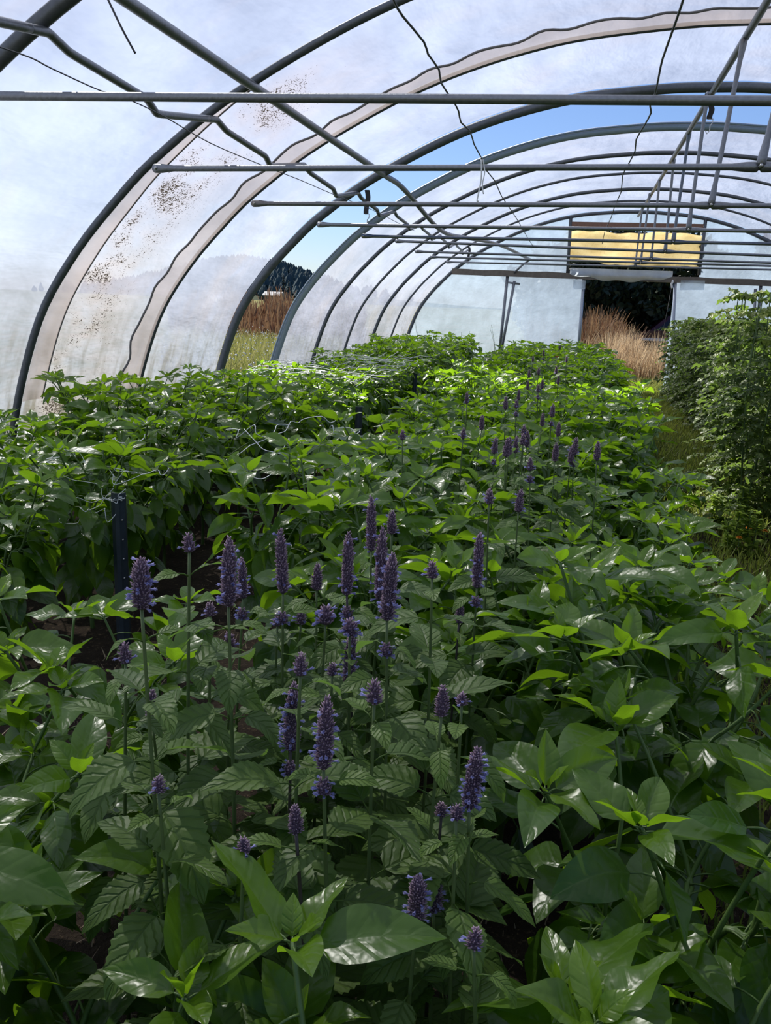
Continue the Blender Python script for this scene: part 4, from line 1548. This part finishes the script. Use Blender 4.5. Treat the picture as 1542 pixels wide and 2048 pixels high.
# meadow seen through the gap: a wedge that widens with distance
n = 30000
Y = 8.5 + 26 * g.rand(n) ** 1.4
X = -Y * g.uniform(.27, .50, n) - .2
k_ = X < -3.75
X, Y = X[k_], Y[k_]
n = len(X)
blades('meadow', M['meadow'], 'yellow-green flowering meadow outside the open gap', X, Y, g.uniform(.15, .5, n), .006 + .008 * g.rand(n), g.rand(n), 4, .8, 'meadow')
n = 900
Y = 9 + 20 * g.rand(n)
X = -Y * g.uniform(.27, .50, n) - .2
k_ = X < -3.9
X, Y = X[k_], Y[k_]
n = len(X)
m = MB()
zf = g.uniform(.25, .55, n)
s_ = g.uniform(.010, .022, n)
for i in range(n):
    c = np.array([X[i], Y[i], zf[i]])
    m.add([c + (-s_[i], 0, 0), c + (0, -s_[i], 0), c + (s_[i], 0, 0), c + (0, s_[i], 0), c + (0, 0, s_[i]), c + (0, 0, -s_[i])],
          tris=[(0, 1, 4), (1, 2, 4), (2, 3, 4), (3, 0, 4), (1, 0, 5), (2, 1, 5), (3, 2, 5), (0, 3, 5)])
tag(m.build('meadow_flowers', M['tag'], smooth=False), 'tiny white flower heads scattered over the meadow', 'wildflowers', kind='stuff')
n = 9000
Y = 27 + 22 * g.rand(n)
X = -Y * g.uniform(.25, .5, n)
blades('dock_weeds', M['dock'], 'tall reddish brown dried weeds at the far side of the meadow', X, Y, g.uniform(.6, 1.6, n) * np.clip((Y - 24) / 8, .4, 1) * (1 + .35 * np.sin(X * 1.1) * np.sin(Y * .7) + .25 * np.sin(X * 2.7 + Y)), .03 + .03 * g.rand(n), g.rand(n), 5, .3, 'dried weeds')
# beyond the doorway
n = 4200
Y = g.uniform(20.2, 24, n)
X = g.normal(1.05, .50, n) + (Y - 21) * .05
hh = 1 + .35 * np.sin(X * 5 + Y) * np.sin(Y * 2.3 + 1) + .2 * np.sin(X * 11)
blades('dry_grass', M['dry'], 'pale dry grass clump glowing in the sun behind the doorway', X, Y, g.uniform(.35, .95, n) * hh, .006 + .006 * g.rand(n), g.rand(n), 6, .55, 'dry grass')
n = 5000
Y = g.uniform(24, 28.5, n)
X = g.uniform(-1.5, 4.5, n)
X = np.where((X > 1.75) & (X < 3.6), X - 2.4, X)
blades('dock_weeds', M['dock'], 'reddish tall weeds in front of the dark trees behind the doorway', X, Y, g.uniform(.5, 1.35, n) * (1 + .3 * np.sin(X * 3.1) + .2 * np.sin(X * 7 + Y)), (.012 + .012 * g.rand(n)), g.rand(n), 7, .4, 'dried weeds')
n = 6000
X, Y = g.uniform(-.5, 3, n), g.uniform(17.5, 23, n)
blades('grass', M['meadow'], 'sunlit mown grass just outside the doorway', X, Y, g.uniform(.03, .12, n), .006 + .005 * g.rand(n), g.rand(n) * .8, 8, .8)


def tree_mesh(seed, H, R, n=9000, s=.15):
    g = np.random.RandomState(seed)
    tr, cr = MB(), MB()
    tube(tr, smooth_path([(0, 0, -.1), (.08, 0, H * .3), (0, .1, H * .6), (.05, 0, H * .85)], 4), np.linspace(.16, .04, 13), 8)
    for k in range(7):
        a = k * .9
        tube(tr, smooth_path([(0, 0, H * (.2 + .07 * k)), (math.cos(a) * R * .4, math.sin(a) * R * .4, H * (.35 + .07 * k)), (math.cos(a) * R * .75, math.sin(a) * R * .75, H * (.4 + .075 * k))], 3), np.linspace(.05, .015, 7), 6)
    d = g.normal(0, 1, (n, 3))
    d /= np.linalg.norm(d, axis=1)[:, None]
    lump = 1 + .22 * np.sin(d[:, 0] * 5 + seed) * np.sin(d[:, 1] * 4) + .15 * np.sin(d[:, 2] * 9 + d[:, 0] * 7)
    rr = (.55 + .45 * g.rand(n) ** .5) * lump
    C = np.stack([d[:, 0] * rr * R, d[:, 1] * rr * R, H * .54 + d[:, 2] * rr * H * .47], -1)
    a1 = g.normal(0, 1, (n, 3))
    a1 /= np.linalg.norm(a1, axis=1)[:, None]
    a2 = np.cross(a1, g.normal(0, 1, (n, 3)))
    a2 /= np.linalg.norm(a2, axis=1)[:, None]
    sz = (s * g.uniform(.6, 1.3, n))[:, None]
    V = np.stack([C - a1 * sz, C - a2 * sz * .5, C + a1 * sz, C + a2 * sz * .5], 1).reshape(-1, 3)
    cr.add(V, np.arange(4 * n).reshape(-1, 4), tone=np.repeat(g.rand(n), 4))
    return tr.mesh('trunk', M['bark']), cr.mesh('crown', M['treeleaf'], smooth=False)


for k, (x, y, H, R, lb) in enumerate(((.1, 31, 3.9, 2.4, 'dark leafy tree behind the doorway, on the hyssop side'), (3.2, 30.5, 3.75, 2.3, 'dark leafy tree filling the doorway'), (6.6, 33, 3.9, 2.6, 'dark leafy tree behind the doorway, on the tomato side'),
                                      (1.8, 34, 4.1, 2.6, 'shaded tree standing behind the front ones at the doorway'))):
    tm, cm = tree_mesh(500 + k, H, R)
    o = thing('tree', lb, 'tree', (x, y, 0), 0, 'trees behind the doorway')
    for nm, me in (('trunk', tm), ('crown', cm)):
        c = bpy.data.objects.new(nm, me)
        COL.objects.link(c)
        c.parent = o

# parked car glimpsed through the doorway
P = at_y(1316, 652, 29)
o = thing('car', 'dark maroon car parked in the shade beyond the doorway', 'car', (P[0] + .9, 28.9, 0))
m = MB()
pr = [(-1.9, .35), (-1.95, .7), (-1.2, .92), (-.7, 1.38), (.7, 1.42), (1.25, .98), (1.95, .85), (2.0, .35)]
V = [(x, s_ * .8 * (.82 if z > 1.2 else 1), z) for s_ in (-1, 1) for x, z in pr]
k = len(pr)
q = [(i, (i + 1) % k, k + (i + 1) % k, k + i) for i in range(k)]
m.add(V, q + [(0, 1, 6, 7), (1, 2, 5, 6), (2, 3, 4, 5), (k, k + 7, k + 6, k + 1), (k + 1, k + 6, k + 5, k + 2), (k + 2, k + 5, k + 4, k + 3)])
m.build('body', M['car'], o, smooth=False)
m = MB()
m.add([(-1.0, -.802, .96), (1.05, -.802, 1.0), (.62, -.69, 1.34), (-.62, -.69, 1.31)], [(0, 1, 2, 3)])
m.build('window', M['glass'], o)
m = MB()
box(m, (-1.95, -.84, .62), (1.9, -.80, .70))
m.build('trim_strip', M['tag'], o, smooth=False)
for x in (-1.25, 1.25):
    for s_ in (-1, 1):
        m = MB()
        tube(m, [(x, s_ * .62, .31), (x, s_ * .72, .31), (x, s_ * .82, .31)], .31, 16)
        m.build('wheel', M['tyre'], o)

# small grey shed and a bare pole far across the field
P = at_y(548, 583, 120)
o = thing('shed', 'tiny grey-roofed shed at the foot of the hill', 'shed', (P[0], 120, 0))
m = MB()
box(m, (-1.2, -1, -.1), (1.2, 1, 1.75))
m.build('walls', M['wood'], o, smooth=False)
m = MB()
m.add([(-1.4, -1.2, 1.7), (1.4, -1.2, 1.7), (1.4, 0, 2.25), (-1.4, 0, 2.25), (-1.4, 1.2, 1.7), (1.4, 1.2, 1.7)], [(0, 1, 2, 3), (3, 2, 5, 4)], [(0, 3, 4), (1, 5, 2)])
m.build('roof', M['shed'], o, smooth=False)
for k, (px, h, y, lb) in enumerate(((567, 9.5, 300, 'dark slender conifer at the foot of the hill, by the shed'), (577, 7.5, 305, 'ragged conifer at the foot of the hill'), (618, 8.5, 300, 'dark conifer beside the pale-sided hoop'))):
    P = at_y(px, 590, y)
    o = thing('conifer', lb, 'tree', (P[0], y, 0), 0, 'conifers at the foot of the hill')
    m = MB()
    tube(m, [(0, 0, -.1), (0, 0, h * .5), (0, 0, h)], [.2, .12, .03], 6)
    m.build('trunk', M['bark'], o)
    m = MB()
    gg = np.random.RandomState(k)
    for i in range(160):
        f = gg.rand() ** .8
        a = gg.uniform(0, 6.28)
        L = (1.15 - f) * h * .22 * gg.uniform(.6, 1.2)
        leaf(m, (0, 0, h * (.08 + .92 * f)), a, -.2, .4, L, L * .6, 0, .1, shape=2, nt=4, nu=3, tone=gg.rand())
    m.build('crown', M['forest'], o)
